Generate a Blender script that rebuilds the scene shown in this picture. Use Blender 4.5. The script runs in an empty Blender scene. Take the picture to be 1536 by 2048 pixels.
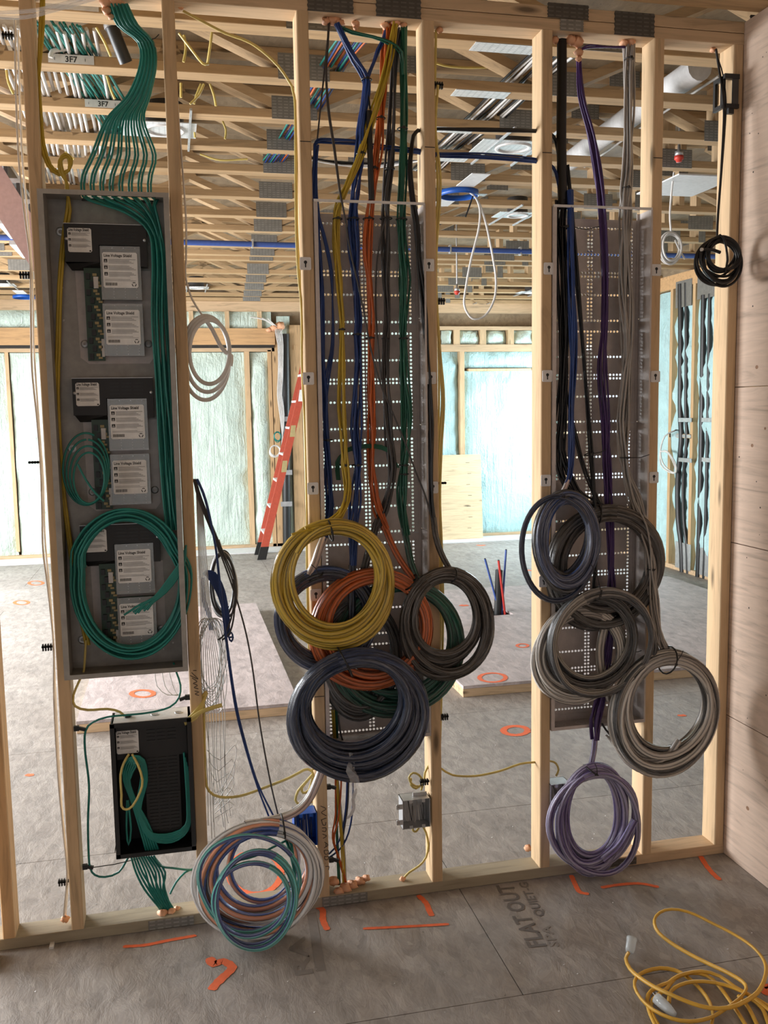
import bpy, math, random
import numpy as np
from mathutils import Vector, Matrix

# ------------------------------------------------------------------ camera
F = 1853.7
CAM = np.array([0.4496, -3.0081, 1.7124])
YAW, PITCH, ROLL = 0.2214, 0.1120, -0.0166
def _axes():
    cy, sy, cp, sp = math.cos(YAW), math.sin(YAW), math.cos(PITCH), math.sin(PITCH)
    w = np.array([sy*cp, cy*cp, -sp]); r = np.array([cy, -sy, 0.0]); u = np.cross(r, w)
    c, s = math.cos(ROLL), math.sin(ROLL)
    return r*c+u*s, -r*s+u*c, w
AR, AU, AW = _axes()
scene = bpy.context.scene
col = scene.collection
cd = bpy.data.cameras.new('camera'); cam = bpy.data.objects.new('camera', cd); col.objects.link(cam)
cd.sensor_fit = 'HORIZONTAL'; cd.sensor_width = 36.0; cd.lens = F/1536*36.0; cd.clip_start = 0.05
cam.matrix_world = Matrix(((AR[0], AU[0], -AW[0], CAM[0]), (AR[1], AU[1], -AW[1], CAM[1]), (AR[2], AU[2], -AW[2], CAM[2]), (0, 0, 0, 1)))
scene.camera = cam

# ------------------------------------------------------------------ world, daylight and added fill, exposure
wd = bpy.data.worlds.new('world'); scene.world = wd; wd.use_nodes = True
wd.node_tree.nodes['Background'].inputs[0].default_value = (0.80, 0.90, 1.0, 1)
wd.node_tree.nodes['Background'].inputs[1].default_value = 1.4
def area(name, loc, target, sx, sy, energy, color):
    l = bpy.data.lights.new(name, 'AREA'); l.shape = 'RECTANGLE'; l.size = sx; l.size_y = sy; l.energy = energy; l.color = color
    o = bpy.data.objects.new(name, l); col.objects.link(o); o.location = loc
    o.rotation_euler = (Vector(target)-Vector(loc)).to_track_quat('-Z', 'Y').to_euler()
    return o
area('daylight_left_window', (-3.45, 2.6, 1.5), (1.6, 2.0, 1.0), 4.6, 2.0, 680, (0.97, 0.98, 1.0))
area('daylight_left_far_window', (-3.45, 5.95, 1.75), (-0.8, 5.3, 0.0), 2.0, 1.9, 470, (0.92, 0.96, 1.0))
area('daylight_right_window', (5.8, 7.3, 1.6), (3.5, 7.0, 1.2), 1.7, 1.8, 260, (0.72, 0.90, 1.0))
area('fill_front_left', (-3.45, -1.3, 1.5), (2.4, -0.6, 1.3), 1.5, 2.0, 38, (1.0, 0.95, 0.90))  # added fill to brighten the plywood, no known opening there
area('fill_behind_camera', (-0.3, -6.3, 1.6), (0.8, 0, 1.3), 1.8, 2.2, 4.5, (1.0, 0.88, 0.76))  # added soft front fill behind the camera, no known doorway there
cy = scene.cycles; cy.max_bounces = 5; cy.diffuse_bounces = 3; cy.glossy_bounces = 2; cy.transmission_bounces = 3; cy.transparent_max_bounces = 6; cy.caustics_reflective = False; cy.caustics_refractive = False; cy.adaptive_threshold = 0.06
scene.view_settings.view_transform = 'Standard'; scene.view_settings.look = 'None'
scene.view_settings.exposure = -0.38; scene.view_settings.gamma = 1.0; scene.view_settings.use_curve_mapping = False

# ------------------------------------------------------------------ measuring helpers (photo pixel + known plane -> metres)
def ray(x, y): return AW + AR*(x-768)/F - AU*(y-1024)/F
def P(x, y, Y=0.0):
    d = ray(x, y); return CAM + d*(Y-CAM[1])/d[1]
def PZ(x, y, Z=0.0):
    d = ray(x, y); return CAM + d*(Z-CAM[2])/d[2]
def PX(x, y, X):
    d = ray(x, y); return CAM + d*(X-CAM[0])/d[0]
rnd = random.Random(11)

# ------------------------------------------------------------------ mesh helpers
class MB:
    def __init__(self): self.v = []; self.f = []; self.uv = []; self.s = []
    def add(self, verts, faces, uvs=None, smooth=False):
        b = len(self.v); self.v.extend([tuple(map(float, q)) for q in verts])
        for i, f in enumerate(faces):
            self.f.append(tuple(b+j for j in f)); self.s.append(smooth)
            self.uv.append(uvs[i] if uvs else [(0, 0)]*len(f))
        return self
    def box(self, x0, x1, y0, y1, z0, z1, c=0.0):
        if c <= 0:
            v = [(x, y, z) for x in (x0, x1) for y in (y0, y1) for z in (z0, z1)]
            f = [(0, 1, 3, 2), (4, 6, 7, 5), (0, 4, 5, 1), (2, 3, 7, 6), (0, 2, 6, 4), (1, 5, 7, 3)]
            return self.add(v, f)
        # chamfered along the longest side
        d = [x1-x0, y1-y0, z1-z0]; a = d.index(max(d)); o = [i for i in range(3) if i != a]
        lo = [x0, y0, z0]; hi = [x1, y1, z1]; p, q = o
        pr = [(lo[p]+c, lo[q]), (hi[p]-c, lo[q]), (hi[p], lo[q]+c), (hi[p], hi[q]-c), (hi[p]-c, hi[q]), (lo[p]+c, hi[q]), (lo[p], hi[q]-c), (lo[p], lo[q]+c)]
        v = []
        for e in (lo[a], hi[a]):
            for (s, t) in pr:
                w = [0, 0, 0]; w[a] = e; w[p] = s; w[q] = t; v.append(w)
        f = [(i, (i+1) % 8, 8+(i+1) % 8, 8+i) for i in range(8)] + [tuple(range(7, -1, -1)), tuple(range(8, 16))]
        return self.add(v, f)
    def beam(self, a, b, w, h, up=(0, 1, 0)):
        a = np.array(a, float); b = np.array(b, float); t = (b-a)/np.linalg.norm(b-a); u = np.array(up, float); u -= t*(u@t); u /= np.linalg.norm(u); s = np.cross(t, u)
        v = [p+s*w/2*i+u*h/2*j for p in (a, b) for i, j in ((-1, -1), (1, -1), (1, 1), (-1, 1))]
        return self.add(v, [(0, 1, 5, 4), (1, 2, 6, 5), (2, 3, 7, 6), (3, 0, 4, 7), (3, 2, 1, 0), (4, 5, 6, 7)])
    def prism(self, poly, ext):
        n = len(poly); e = np.array(ext, float); v = [np.array(q, float) for q in poly]; v += [q+e for q in v]
        return self.add(v, [tuple(range(n)), tuple(range(2*n-1, n-1, -1))]+[(i, n+i, n+(i+1) % n, (i+1) % n) for i in range(n)])
    def tube(self, path, r, n=6, closed=False, lobes=0, amp=0.0, twist=0.0, caps=True, flat=None):
        p = np.asarray(path, float); N = len(p); rr = np.full(N, r) if np.isscalar(r) else np.asarray(r, float)
        if closed: tg = np.roll(p, -1, 0)-np.roll(p, 1, 0)
        else: tg = np.gradient(p, axis=0)
        tg /= np.linalg.norm(tg, axis=1)[:, None]+1e-12
        ref = np.array([0, 1.0, 0]) if abs(tg[0][1]) < .9 else np.array([1.0, 0, 0])
        u = ref-tg[0]*(ref@tg[0]); u /= np.linalg.norm(u); U = [u]
        for i in range(1, N):
            u = u-tg[i]*(u@tg[i]); u = u/(np.linalg.norm(u)+1e-12); U.append(u)
        U = np.array(U); V = np.cross(tg, U)
        if closed:  # spread the closing mismatch
            d = U[0]-0; c = U[-1]-tg[0]*(U[-1]@tg[0]); c /= np.linalg.norm(c); ang = math.atan2(np.dot(np.cross(c, U[0]), tg[0]), c@U[0])
            a = np.linspace(0, ang, N)[:, None]; U, V = U*np.cos(a)+V*np.sin(a), V*np.cos(a)-U*np.sin(a)
        seg = np.linalg.norm(np.diff(p, axis=0), axis=1); L = np.concatenate([[0], np.cumsum(seg)])
        th = np.arange(n)*2*math.pi/n; Lt = L[-1]+(np.linalg.norm(p[0]-p[-1]) if closed else 0)
        verts = []
        for i in range(N):
            a = th
            ph = (2*math.pi*round(twist*Lt/2)*L[i]/Lt) if closed else lobes*twist*.3*L[i]
            k = rr[i]*(1+amp*np.cos(lobes*a+ph)) if lobes else np.full(n, rr[i])
            fu, fv = (flat if flat else (1, 1))
            verts.append(p[i]+U[i]*(np.cos(a)*k*fu)[:, None]+V[i]*(np.sin(a)*k*fv)[:, None])
        verts = np.concatenate(verts); faces = []; uvs = []
        for i in range(N if closed else N-1):
            j = (i+1) % N; l0 = L[i]; l1 = L[i+1] if i+1 < N else L[-1]+np.linalg.norm(p[0]-p[-1])
            for k in range(n):
                k2 = (k+1) % n
                faces.append((i*n+k, i*n+k2, j*n+k2, j*n+k)); uvs.append([(l0, k/n), (l0, (k+1)/n), (l1, (k+1)/n), (l1, k/n)])
        self.add(verts, faces, uvs, True)
        if caps and not closed:
            self.add(verts[:n][::-1], [tuple(range(n))]); self.add(verts[-n:], [tuple(range(n))])
        return self
    def lathe(self, prof, c, axis='z', n=20):
        v = []; c = np.array(c, float)
        for (r, h) in prof:
            for k in range(n):
                a = k*2*math.pi/n; x, y = r*math.cos(a), r*math.sin(a)
                v.append(c+np.array({'z': (x, y, h), 'y': (x, h, y), 'x': (h, x, y)}[axis]))
        m = len(prof); f = [(i*n+k, i*n+(k+1) % n, (i+1)*n+(k+1) % n, (i+1)*n+k) for i in range(m-1) for k in range(n)]
        return self.add(v, f, None, True)
    def disc(self, c, r, axis='y', n=16, rx=None):
        c = np.array(c, float); v = []
        for k in range(n):
            a = k*2*math.pi/n; x, y = (rx or r)*math.cos(a), r*math.sin(a)
            v.append(c+np.array({'z': (x, y, 0), 'y': (x, 0, y), 'x': (0, x, y)}[axis]))
        return self.add(v, [tuple(range(n))])
    def quad(self, a, b, c, d): return self.add([a, b, c, d], [(0, 1, 2, 3)])
    def ribbon(self, path, w, normal):
        p = np.asarray(path, float); t = np.gradient(p, axis=0); nrm = np.array(normal, float); s = np.cross(t, nrm); s /= np.linalg.norm(s, axis=1)[:, None]+1e-12
        ww = np.full(len(p), w) if np.isscalar(w) else np.asarray(w)
        v = np.concatenate([p+s*ww[:, None]/2, p-s*ww[:, None]/2]); N = len(p)
        return self.add(v, [(i, i+1, N+i+1, N+i) for i in range(N-1)])

def smooth_path(pts, step=0.02, closed=False):
    p = np.asarray(pts, float)
    if len(p) == 2: 
        k = max(2, int(np.linalg.norm(p[1]-p[0])/step)+1); return p[0]+(p[1]-p[0])*np.linspace(0, 1, k)[:, None]
    if closed: q = np.concatenate([p[-1:], p, p[:2]])
    else: q = np.concatenate([2*p[:1]-p[1:2], p, 2*p[-1:]-p[-2:-1]])
    out = []
    for i in range(1, len(q)-2):
        k = max(2, int(np.linalg.norm(q[i+1]-q[i])/step)); t = (np.arange(k)/k)[:, None]
        a, b, c, d = q[i-1], q[i], q[i+1], q[i+2]
        out.append(0.5*(2*b+(c-a)*t+(2*a-5*b+4*c-d)*t*t+(3*b-3*c+d-a)*t**3))
    if not closed: out.append(p[-1:])
    return np.concatenate(out)

WL = {}   # world location of every object built
def mesh_of(name, mb, mat, off):
    me = bpy.data.meshes.new(name); o = np.array(off, float)
    me.from_pydata([tuple(np.array(q)-o) for q in mb.v] if o.any() else mb.v, [], mb.f)
    me.polygons.foreach_set('use_smooth', mb.s)
    if any(u[0] != u[-1] for u in mb.uv if u):
        ul = me.uv_layers.new(name='UVMap'); flat = [c for u in mb.uv for q in u for c in q]; ul.data.foreach_set('uv', flat)
    me.materials.append(mat); me.update(); return me
def obj(name, mb, mat, parent=None, loc=None, label=None):
    off = WL[parent.name] if parent is not None else np.array(loc if loc is not None else (0, 0, 0), float)
    if parent is not None and loc is not None: off = np.array(loc, float)
    o = bpy.data.objects.new(name, mesh_of(name, mb, mat, off)); col.objects.link(o)
    if parent is not None:
        o.parent = parent; o.location = tuple(off-WL[parent.name])
    else: o.location = tuple(off)
    WL[o.name] = off
    if label: o['label'] = label
    return o
def tag(o, label, cat, group=None):
    o['label'] = label; o['category'] = cat
    if group: o['group'] = group
    return o
def thing(name, loc, label, cat, group=None):
    o = bpy.data.objects.new(name, None); col.objects.link(o); o.location = tuple(map(float, loc)); o.empty_display_size = 0.05
    WL[o.name] = np.array(loc, float); return tag(o, label, cat, group)
def struct(name, loc=(0, 0, 0)):
    o = bpy.data.objects.new(name, None); col.objects.link(o); o.location = loc; o['kind'] = 'structure'; WL[o.name] = np.array(loc, float); return o
def sub_empty(name, parent, loc): 
    o = bpy.data.objects.new(name, None); col.objects.link(o); o.parent = parent; o.location = tuple(np.array(loc)-WL[parent.name]); WL[o.name] = np.array(loc, float); return o
def copy_tree(o, parent, dloc):
    c = o.copy(); col.objects.link(c); c.parent = parent
    c.location = Vector(o.location)+Vector(dloc); WL[c.name] = WL[o.name]+np.array(dloc, float)
    for ch in o.children: 
        k = copy_tree(ch, c, (0, 0, 0)); WL[k.name] = WL[ch.name]+np.array(dloc, float)
    return c
def put(name, parent, me, wloc):
    o = bpy.data.objects.new(name, me); col.objects.link(o); o.parent = parent; o.location = tuple(np.array(wloc, float)-WL[parent.name]); WL[o.name] = np.array(wloc, float); return o

# ------------------------------------------------------------------ materials
def newmat(name):
    m = bpy.data.materials.new(name); m.use_nodes = True; nt = m.node_tree; b = nt.nodes['Principled BSDF']; return m, nt, b
def ramp(nt, stops, fac):
    r = nt.nodes.new('ShaderNodeValToRGB'); e = r.color_ramp.elements
    while len(e) < len(stops): e.new(0.5)
    for i, (p, c) in enumerate(stops): e[i].position = p; e[i].color = (*c, 1)
    nt.links.new(fac, r.inputs[0]); return r.outputs[0]
def noise(nt, vec, scale, detail=4, rough=.55, dist=0.0):
    n = nt.nodes.new('ShaderNodeTexNoise'); n.inputs['Scale'].default_value = scale; n.inputs['Detail'].default_value = detail; n.inputs['Roughness'].default_value = rough; n.inputs['Distortion'].default_value = dist
    if vec is not None: nt.links.new(vec, n.inputs['Vector'])
    return n.outputs['Fac']
def coords(nt, kind='Object', scale=(1, 1, 1), rand=False, rot=(0, 0, 0)):
    tc = nt.nodes.new('ShaderNodeTexCoord'); mp = nt.nodes.new('ShaderNodeMapping'); mp.inputs['Scale'].default_value = scale; mp.inputs['Rotation'].default_value = rot
    v = tc.outputs[kind]
    if rand:
        oi = nt.nodes.new('ShaderNodeObjectInfo'); ml = nt.nodes.new('ShaderNodeMath'); ml.operation = 'MULTIPLY'; ml.inputs[1].default_value = 37.0
        nt.links.new(oi.outputs['Random'], ml.inputs[0]); ad = nt.nodes.new('ShaderNodeVectorMath'); ad.operation = 'ADD'; nt.links.new(v, ad.inputs[0]); nt.links.new(ml.outputs[0], ad.inputs[1]); v = ad.outputs[0]
    nt.links.new(v, mp.inputs['Vector']); return mp.outputs[0]
def mixc(nt, fac, a, b, mode='MIX'):
    m = nt.nodes.new('ShaderNodeMix'); m.data_type = 'RGBA'; m.blend_type = mode
    for s, q in ((m.inputs[0], fac), (m.inputs[6], a), (m.inputs[7], b)):
        if isinstance(q, (int, float)): s.default_value = q
        elif isinstance(q, tuple): s.default_value = (*q, 1)
        else: nt.links.new(q, s)
    return m.outputs[2]
def bump(nt, b, h, strength=.3, dist=.01):
    n = nt.nodes.new('ShaderNodeBump'); n.inputs['Strength'].default_value = strength; n.inputs['Distance'].default_value = dist; nt.links.new(h, n.inputs['Height']); nt.links.new(n.outputs[0], b.inputs['Normal'])
def sc(c, k): return tuple(min(1.0, x*k) for x in c)
def plain(name, c, rough=.6, metal=0.0, coat=0.0):
    m, nt, b = newmat(name); v = coords(nt); f = noise(nt, v, 40, 3)
    nt.links.new(ramp(nt, [(.3, sc(c, .9)), (.7, sc(c, 1.06))], f), b.inputs['Base Color'])
    b.inputs['Roughness'].default_value = rough; b.inputs['Metallic'].default_value = metal
    if coat: b.inputs['Coat Weight'].default_value = coat; b.inputs['Coat Roughness'].default_value = .15
    return m
def wood(name, c, axis='z', knots=True, rough=.75, wet=0.0):
    m, nt, b = newmat(name); s = {'x': (1.2, 14, 14), 'y': (14, 1.2, 14), 'z': (14, 14, 1.2)}[axis]
    v = coords(nt, scale=s, rand=True); f = noise(nt, v, 2.2, 4, .6, 1.3)
    base = ramp(nt, [(.28, sc(c, .72)), (.46, sc(c, .98)), (.7, sc(c, 1.12))], f)
    if knots:
        s2 = {'x': (2.2, 9, 9), 'y': (9, 2.2, 9), 'z': (9, 9, 2.2)}[axis]
        vo = nt.nodes.new('ShaderNodeTexVoronoi'); vo.inputs['Scale'].default_value = 1.0; nt.links.new(coords(nt, scale=s2, rand=True), vo.inputs['Vector'])
        k = ramp(nt, [(.05, (1, 1, 1)), (.13, (0, 0, 0))], vo.outputs['Distance'])
        base = mixc(nt, k, base, sc(c, .32))
    oi = nt.nodes.new('ShaderNodeObjectInfo'); t = ramp(nt, [(0, (.86, .85, .83)), (1, (1, 1, 1))], oi.outputs['Random'])
    base = mixc(nt, 1.0, base, t, 'MULTIPLY')
    nt.links.new(base, b.inputs['Base Color']); b.inputs['Roughness'].default_value = rough; b.inputs['Specular IOR Level'].default_value = .25
    bump(nt, b, f, .15, .004); return m
def osb(name, c, scale=1.0, rough=.62, blot=.5):
    m, nt, b = newmat(name); v = coords(nt)
    vo = nt.nodes.new('ShaderNodeTexVoronoi'); vo.inputs['Scale'].default_value = 38*scale; vo.inputs['Randomness'].default_value = 1
    mp = coords(nt, scale=(1, .45, 1), rot=(0, 0, .5)); dn = noise(nt, mp, 17*scale, 4, .75, .5)
    nt.links.new(mp, vo.inputs['Vector'])
    fl = nt.nodes.new('ShaderNodeSeparateColor'); nt.links.new(vo.outputs['Color'], fl.inputs[0])
    base = ramp(nt, [(.0, sc(c, .72)), (1, sc(c, 1.22))], fl.outputs[0])
    base = mixc(nt, .55, base, ramp(nt, [(.3, sc(c, .6)), (.52, c), (.75, sc(c, 1.3))], dn))
    big = noise(nt, v, 1.3, 4, .65); base = mixc(nt, blot, base, mixc(nt, 1.0, base, ramp(nt, [(.3, (.62, .58, .55)), (.65, (1.1, 1.1, 1.1))], big), 'MULTIPLY'))
    sp = noise(nt, v, 75*scale, 2, .5); base = mixc(nt, ramp(nt, [(.70, (0, 0, 0)), (.78, (1, 1, 1))], sp), base, sc(c, .45))
    nt.links.new(base, b.inputs['Base Color']); b.inputs['Roughness'].default_value = rough; b.inputs['Specular IOR Level'].default_value = .3
    bump(nt, b, dn, .45, .008); return m
def foam(name, c, streak=True):
    m, nt, b = newmat(name); v = coords(nt); s = coords(nt, scale=(9, 9, .8))
    f = noise(nt, v, 7, 4, .6); g = noise(nt, s, 2.0, 3, .6, .8); h = noise(nt, v, 45, 3, .6)
    base = ramp(nt, [(.3, sc(c, .86)), (.65, sc(c, 1.04))], f); base = mixc(nt, .35, base, ramp(nt, [(.35, sc(c, .8)), (.5, c), (.7, sc(c, 1.1))], g))
    nt.links.new(base, b.inputs['Base Color']); b.inputs['Roughness'].default_value = .55
    a = nt.nodes.new('ShaderNodeMath'); a.operation = 'ADD'; nt.links.new(f, a.inputs[0]); nt.links.new(g, a.inputs[1]); a2 = nt.nodes.new('ShaderNodeMath'); a2.operation = 'MULTIPLY_ADD'; a2.inputs[1].default_value = .25; nt.links.new(h, a2.inputs[0]); nt.links.new(a.outputs[0], a2.inputs[2])
    bump(nt, b, a2.outputs[0], .8, .03); return m
def jacket(name, c, rough=.42):
    m, nt, b = newmat(name); v = coords(nt, scale=(1, 1, 1)); f = noise(nt, v, 9, 3)
    nt.links.new(ramp(nt, [(.3, sc(c, .8)), (.7, sc(c, 1.15))], f), b.inputs['Base Color']); b.inputs['Roughness'].default_value = rough; return m
def wrapped(name, stripes, film=.25, n=5.0):
    """cables bundled under stretch film: strands run along the rope, gap shade put into the colour; pale streaks are film plus painted glints, with gloss"""
    m, nt, b = newmat(name); tc = nt.nodes.new('ShaderNodeTexCoord'); sp = nt.nodes.new('ShaderNodeSeparateXYZ'); nt.links.new(tc.outputs['UV'], sp.inputs[0])
    tw = nt.nodes.new('ShaderNodeMath'); tw.operation = 'MULTIPLY_ADD'; tw.inputs[1].default_value = .5; nt.links.new(sp.outputs[0], tw.inputs[0]); nt.links.new(sp.outputs[1], tw.inputs[2])
    fr = nt.nodes.new('ShaderNodeMath'); fr.operation = 'FRACT'; nt.links.new(tw.outputs[0], fr.inputs[0])
    st = []; k = len(stripes)
    for i, c in enumerate(stripes): st.append((i/k, c))
    r = nt.nodes.new('ShaderNodeValToRGB'); r.color_ramp.interpolation = 'CONSTANT'; e = r.color_ramp.elements
    while len(e) < k: e.new(.5)
    if k == 1: e.remove(e[1])
    for i, (p, c) in enumerate(st): e[i].position = p; e[i].color = (*c, 1)
    nt.links.new(fr.outputs[0], r.inputs[0]); base = r.outputs[0]
    ln = nt.nodes.new('ShaderNodeMath'); ln.operation = 'MULTIPLY'; ln.inputs[1].default_value = n*2; nt.links.new(tw.outputs[0], ln.inputs[0])
    pp = nt.nodes.new('ShaderNodeMath'); pp.operation = 'PINGPONG'; pp.inputs[1].default_value = 1.0; nt.links.new(ln.outputs[0], pp.inputs[0])
    base = mixc(nt, 1.0, base, ramp(nt, [(.0, (.22, .22, .22)), (.3, (.9, .9, .9)), (.75, (1.25, 1.25, 1.25))], pp.outputs[0]), 'MULTIPLY')  # shade in the gaps between strands, painted into the colour
    v = coords(nt, 'UV', scale=(7, 26, 1)); f = noise(nt, v, 1.0, 4, .65, .6)
    base = mixc(nt, ramp(nt, [(.50, (0, 0, 0)), (.80, (film*2.4,)*3)], f), base, (.70, .70, .72))  # whitish film, with its highlights painted in as pale streaks
    nt.links.new(base, b.inputs['Base Color']); b.inputs['Roughness'].default_value = .33
    nt.links.new(ramp(nt, [(.35, (.08,)*3), (.65, (.42,)*3)], f), b.inputs['Roughness'])
    a = nt.nodes.new('ShaderNodeMath'); a.operation = 'MULTIPLY_ADD'; a.inputs[1].default_value = .6; nt.links.new(f, a.inputs[0]); nt.links.new(pp.outputs[0], a.inputs[2])
    bump(nt, b, a.outputs[0], .8, .005); return m
def galv(name, c, metal=.75, rough=.45, slots=False):
    m, nt, b = newmat(name); v = coords(nt); f = noise(nt, v, 30, 4)
    base = ramp(nt, [(.3, sc(c, .85)), (.7, sc(c, 1.1))], f)
    if slots:
        br = nt.nodes.new('ShaderNodeTexBrick'); br.inputs['Scale'].default_value = 1.0; br.offset = 0.0
        br.inputs['Brick Width'].default_value = .026; br.inputs['Row Height'].default_value = .013; br.inputs['Mortar Size'].default_value = .0042; br.inputs['Color1'].default_value = (1, 1, 1, 1); br.inputs['Color2'].default_value = (.85, .85, .85, 1); br.inputs['Mortar'].default_value = (.62, .62, .62, 1)
        nt.links.new(coords(nt, rot=(math.pi/2, 0, 0) if slots == 'y' else (0, 0, 0)), br.inputs['Vector']); base = mixc(nt, 1.0, base, br.outputs['Color'], 'MULTIPLY')
        bump(nt, b, br.outputs['Fac'], -.8, .006)
    nt.links.new(base, b.inputs['Base Color']); b.inputs['Metallic'].default_value = metal; b.inputs['Roughness'].default_value = rough; return m
def clear(name, c=(.8, .85, .88), a=.35, rough=.12):
    m, nt, b = newmat(name); b.inputs['Base Color'].default_value = (*c, 1); b.inputs['Alpha'].default_value = a; b.inputs['Roughness'].default_value = rough; b.inputs['Specular IOR Level'].default_value = .6
    f = noise(nt, coords(nt), 120, 2); bump(nt, b, f, .06, .001); return m

PINE = (.66, .465, .275)
M = dict(
 stud=wood('stud_pine', PINE, 'z'), plate=wood('plate_pine', (.63, .45, .28), 'x'), post=wood('post_pine', (.66, .44, .24), 'z'), treated=wood('treated_sill', (.42, .36, .26), 'x', False),
 chord=wood('truss_pine', (.53, .355, .19), 'x'), web=wood('web_pine', (.55, .38, .215), 'x', False), header=wood('header_lvl', (.62, .38, .19), 'x', False),
 floor=osb('subfloor_panel', (.35, .318, .29)), deck=osb('deck_panel', (.50, .43, .42), .7, .7, .25), ceil=osb('osb_ceiling', (.33, .25, .16), .6), ply=wood('rough_plywood', (.76, .585, .47), 'y', True, .85), plyfar=wood('plywood_sheet', (.72, .56, .36), 'x', True),
 foam=foam('spray_foam_green', (.62, .74, .66)), foam_bluelit=foam('spray_foam_bluelit', (.50, .74, .76)), canfoam=plain('orange_gap_foam', (.80, .42, .24), .6), pink=plain('pink_primer_board', (.42, .27, .25), .7),  # cyan copy of the green foam: blue daylight put into its colour
 nailplate=galv('galvanised_nail_plate', (.36, .345, .31), .25, .6, 'y'), nailflat=galv('glare_white_plate', (.92, .95, .95), .0, .3, 'z'), knot=plain('wood_knot', (.34, .19, .11), .8), shieldplate=galv('stud_shield_plate', (.16, .145, .125), .3, .6, 'y'), steel=galv('steel', (.55, .56, .57)), white_metal=plain('white_painted_metal', (.74, .72, .70), .45),  # nailflat: glare of reflected light put into a white base colour
 cab=galv('cabinet_grey_steel', (.36, .335, .30), .3, .5), enc=plain('enclosure_light_grey', (.56, .495, .46), .35), black=plain('black_plastic', (.012, .012, .012), .45), blackmetal=plain('black_powder_coat', (.010, .009, .009), .5), tie=plain('black_tie', (.012, .012, .012), .4),
 label=plain('label_paper', (.80, .79, .77), .6), ink=plain('ink', (.02, .02, .02), .7), inkgrey=plain('small_print', (.38, .37, .36), .7), pcb=plain('circuit_board_green', (.02, .055, .025), .4), comp=plain('board_component', (.42, .34, .16), .5), clear=clear('clear_shield', (.55, .58, .60), .38), film=clear('stretch_film', (.85, .86, .88), .30, .25),
 teal=jacket('teal_jacket', (.012, .20, .165)), yellow=jacket('yellow_jacket', (.52, .36, .03)), romex=jacket('yellow_romex', (.66, .52, .16)), blue=jacket('blue_jacket', (.010, .042, .19)), orange=jacket('orange_jacket', (.50, .10, .012)), dgrey=jacket('dark_grey_jacket', (.055, .052, .052)), green=jacket('green_jacket', (.006, .10, .058)), blackc=jacket('black_jacket', (.010, .010, .011)), purple=jacket('purple_jacket', (.055, .018, .12)), greyc=jacket('grey_jacket', (.37, .34, .31)), whitec=jacket('white_jacket', (.70, .68, .65)), clearwire=jacket('thin_clear_wire', (.62, .62, .60), .3),
 wyellow=wrapped('film_yellow', [(0.69, 0.495, 0.09), (0.57, 0.39, 0.0525)], .12), wblue=wrapped('film_blue', [(0.024, 0.039, 0.093), (0.018, 0.033, 0.075), (0.039, 0.048, 0.078)], .18), wblue2=wrapped('film_light_blue', [(0.03, 0.0675, 0.21), (0.06, 0.075, 0.135)], .3), worange=wrapped('film_orange', [(0.63, 0.15, 0.0375), (0.51, 0.12, 0.03)], .15), wgreen=wrapped('film_green', [(0.015, 0.105, 0.0675), (0.012, 0.075, 0.0525)], .15), wbrown=wrapped('film_brown_black', [(0.0825, 0.0675, 0.054), (0.0525, 0.045, 0.0375)], .25), wdark=wrapped('film_dark', [(0.045, 0.045, 0.045), (0.0675, 0.0645, 0.06)], .2),
 wgrey=wrapped('film_grey', [(0.51, 0.465, 0.42), (0.39, 0.36, 0.33), (0.6, 0.555, 0.495)], .25), wgreyd=wrapped('film_grey_dark', [(0.24, 0.217, 0.195), (0.36, 0.33, 0.285), (0.075, 0.075, 0.075)], .25), wpurple=wrapped('film_purple', [(0.24, 0.195, 0.39), (0.15, 0.112, 0.285), (0.33, 0.3, 0.45)], .35), wmulti=wrapped('film_multi', [(0.85, 0.85, 0.85), (0.075, 0.135, 0.39), (0.09, 0.15, 0.45), (0.825, 0.36, 0.21), (0.85, 0.85, 0.85)], .4), wteal=wrapped('film_teal', [(0.075, 0.45, 0.405), (0.12, 0.165, 0.42), (0.15, 0.54, 0.495)], .4), wclear=wrapped('film_clear', [(0.85, 0.85, 0.85), (0.675, 0.525, 0.48), (0.85, 0.85, 0.85)], .4),
 blackpipe=plain('black_pipe', (.02, .02, .02), .4), bluepipe=plain('blue_pipe', (.05, .10, .34), .4), redpipe=plain('red_pipe', (.62, .05, .04), .4), bluebox=plain('blue_plastic_box', (.01, .09, .42), .35), ladder=plain('orange_fibreglass', (.46, .075, .04), .5), spray=plain('orange_spray_paint', (.85, .16, .05), .8), stencil=plain('stencil_ink', (.15, .135, .125), .85), faded=plain('faded_stencil_ink', (.24, .215, .195), .85), marker=plain('marker_ink', (.03, .025, .02), .8), cord=jacket('yellow_cord', (.70, .40, .055), .45), clearplug=clear('clear_plug', (.72, .78, .80), .55, .15), redcap=plain('red_cap', (.65, .06, .04), .4), paleboard=plain('white_board', (.70, .70, .70), .6), tape=plain('grey_tape', (.40, .40, .38), .5))

# ================================================================== SETTING
H = 2.941; DP = 0.089
# ---- floor: subfloor sheets butted with thin joints
flo = struct('floor')
for i in range(-2, 4):
    for j in range(-6, 8):
        x0 = -3.5+(i+2)*2.44-(1.22 if j % 2 else 0); y0 = j*1.22-0.62
        if x0 > 6 or y0 > 9: continue
        obj('panel', MB().box(x0+.0015, x0+2.44-.0015, y0+.0015, y0+1.22-.0015, -.018, 0), M['floor'], flo)
obj('joist_bed', MB().box(-4.7, 9, -8, 9.8, -.06, -.019), M['stencil'], flo)

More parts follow.
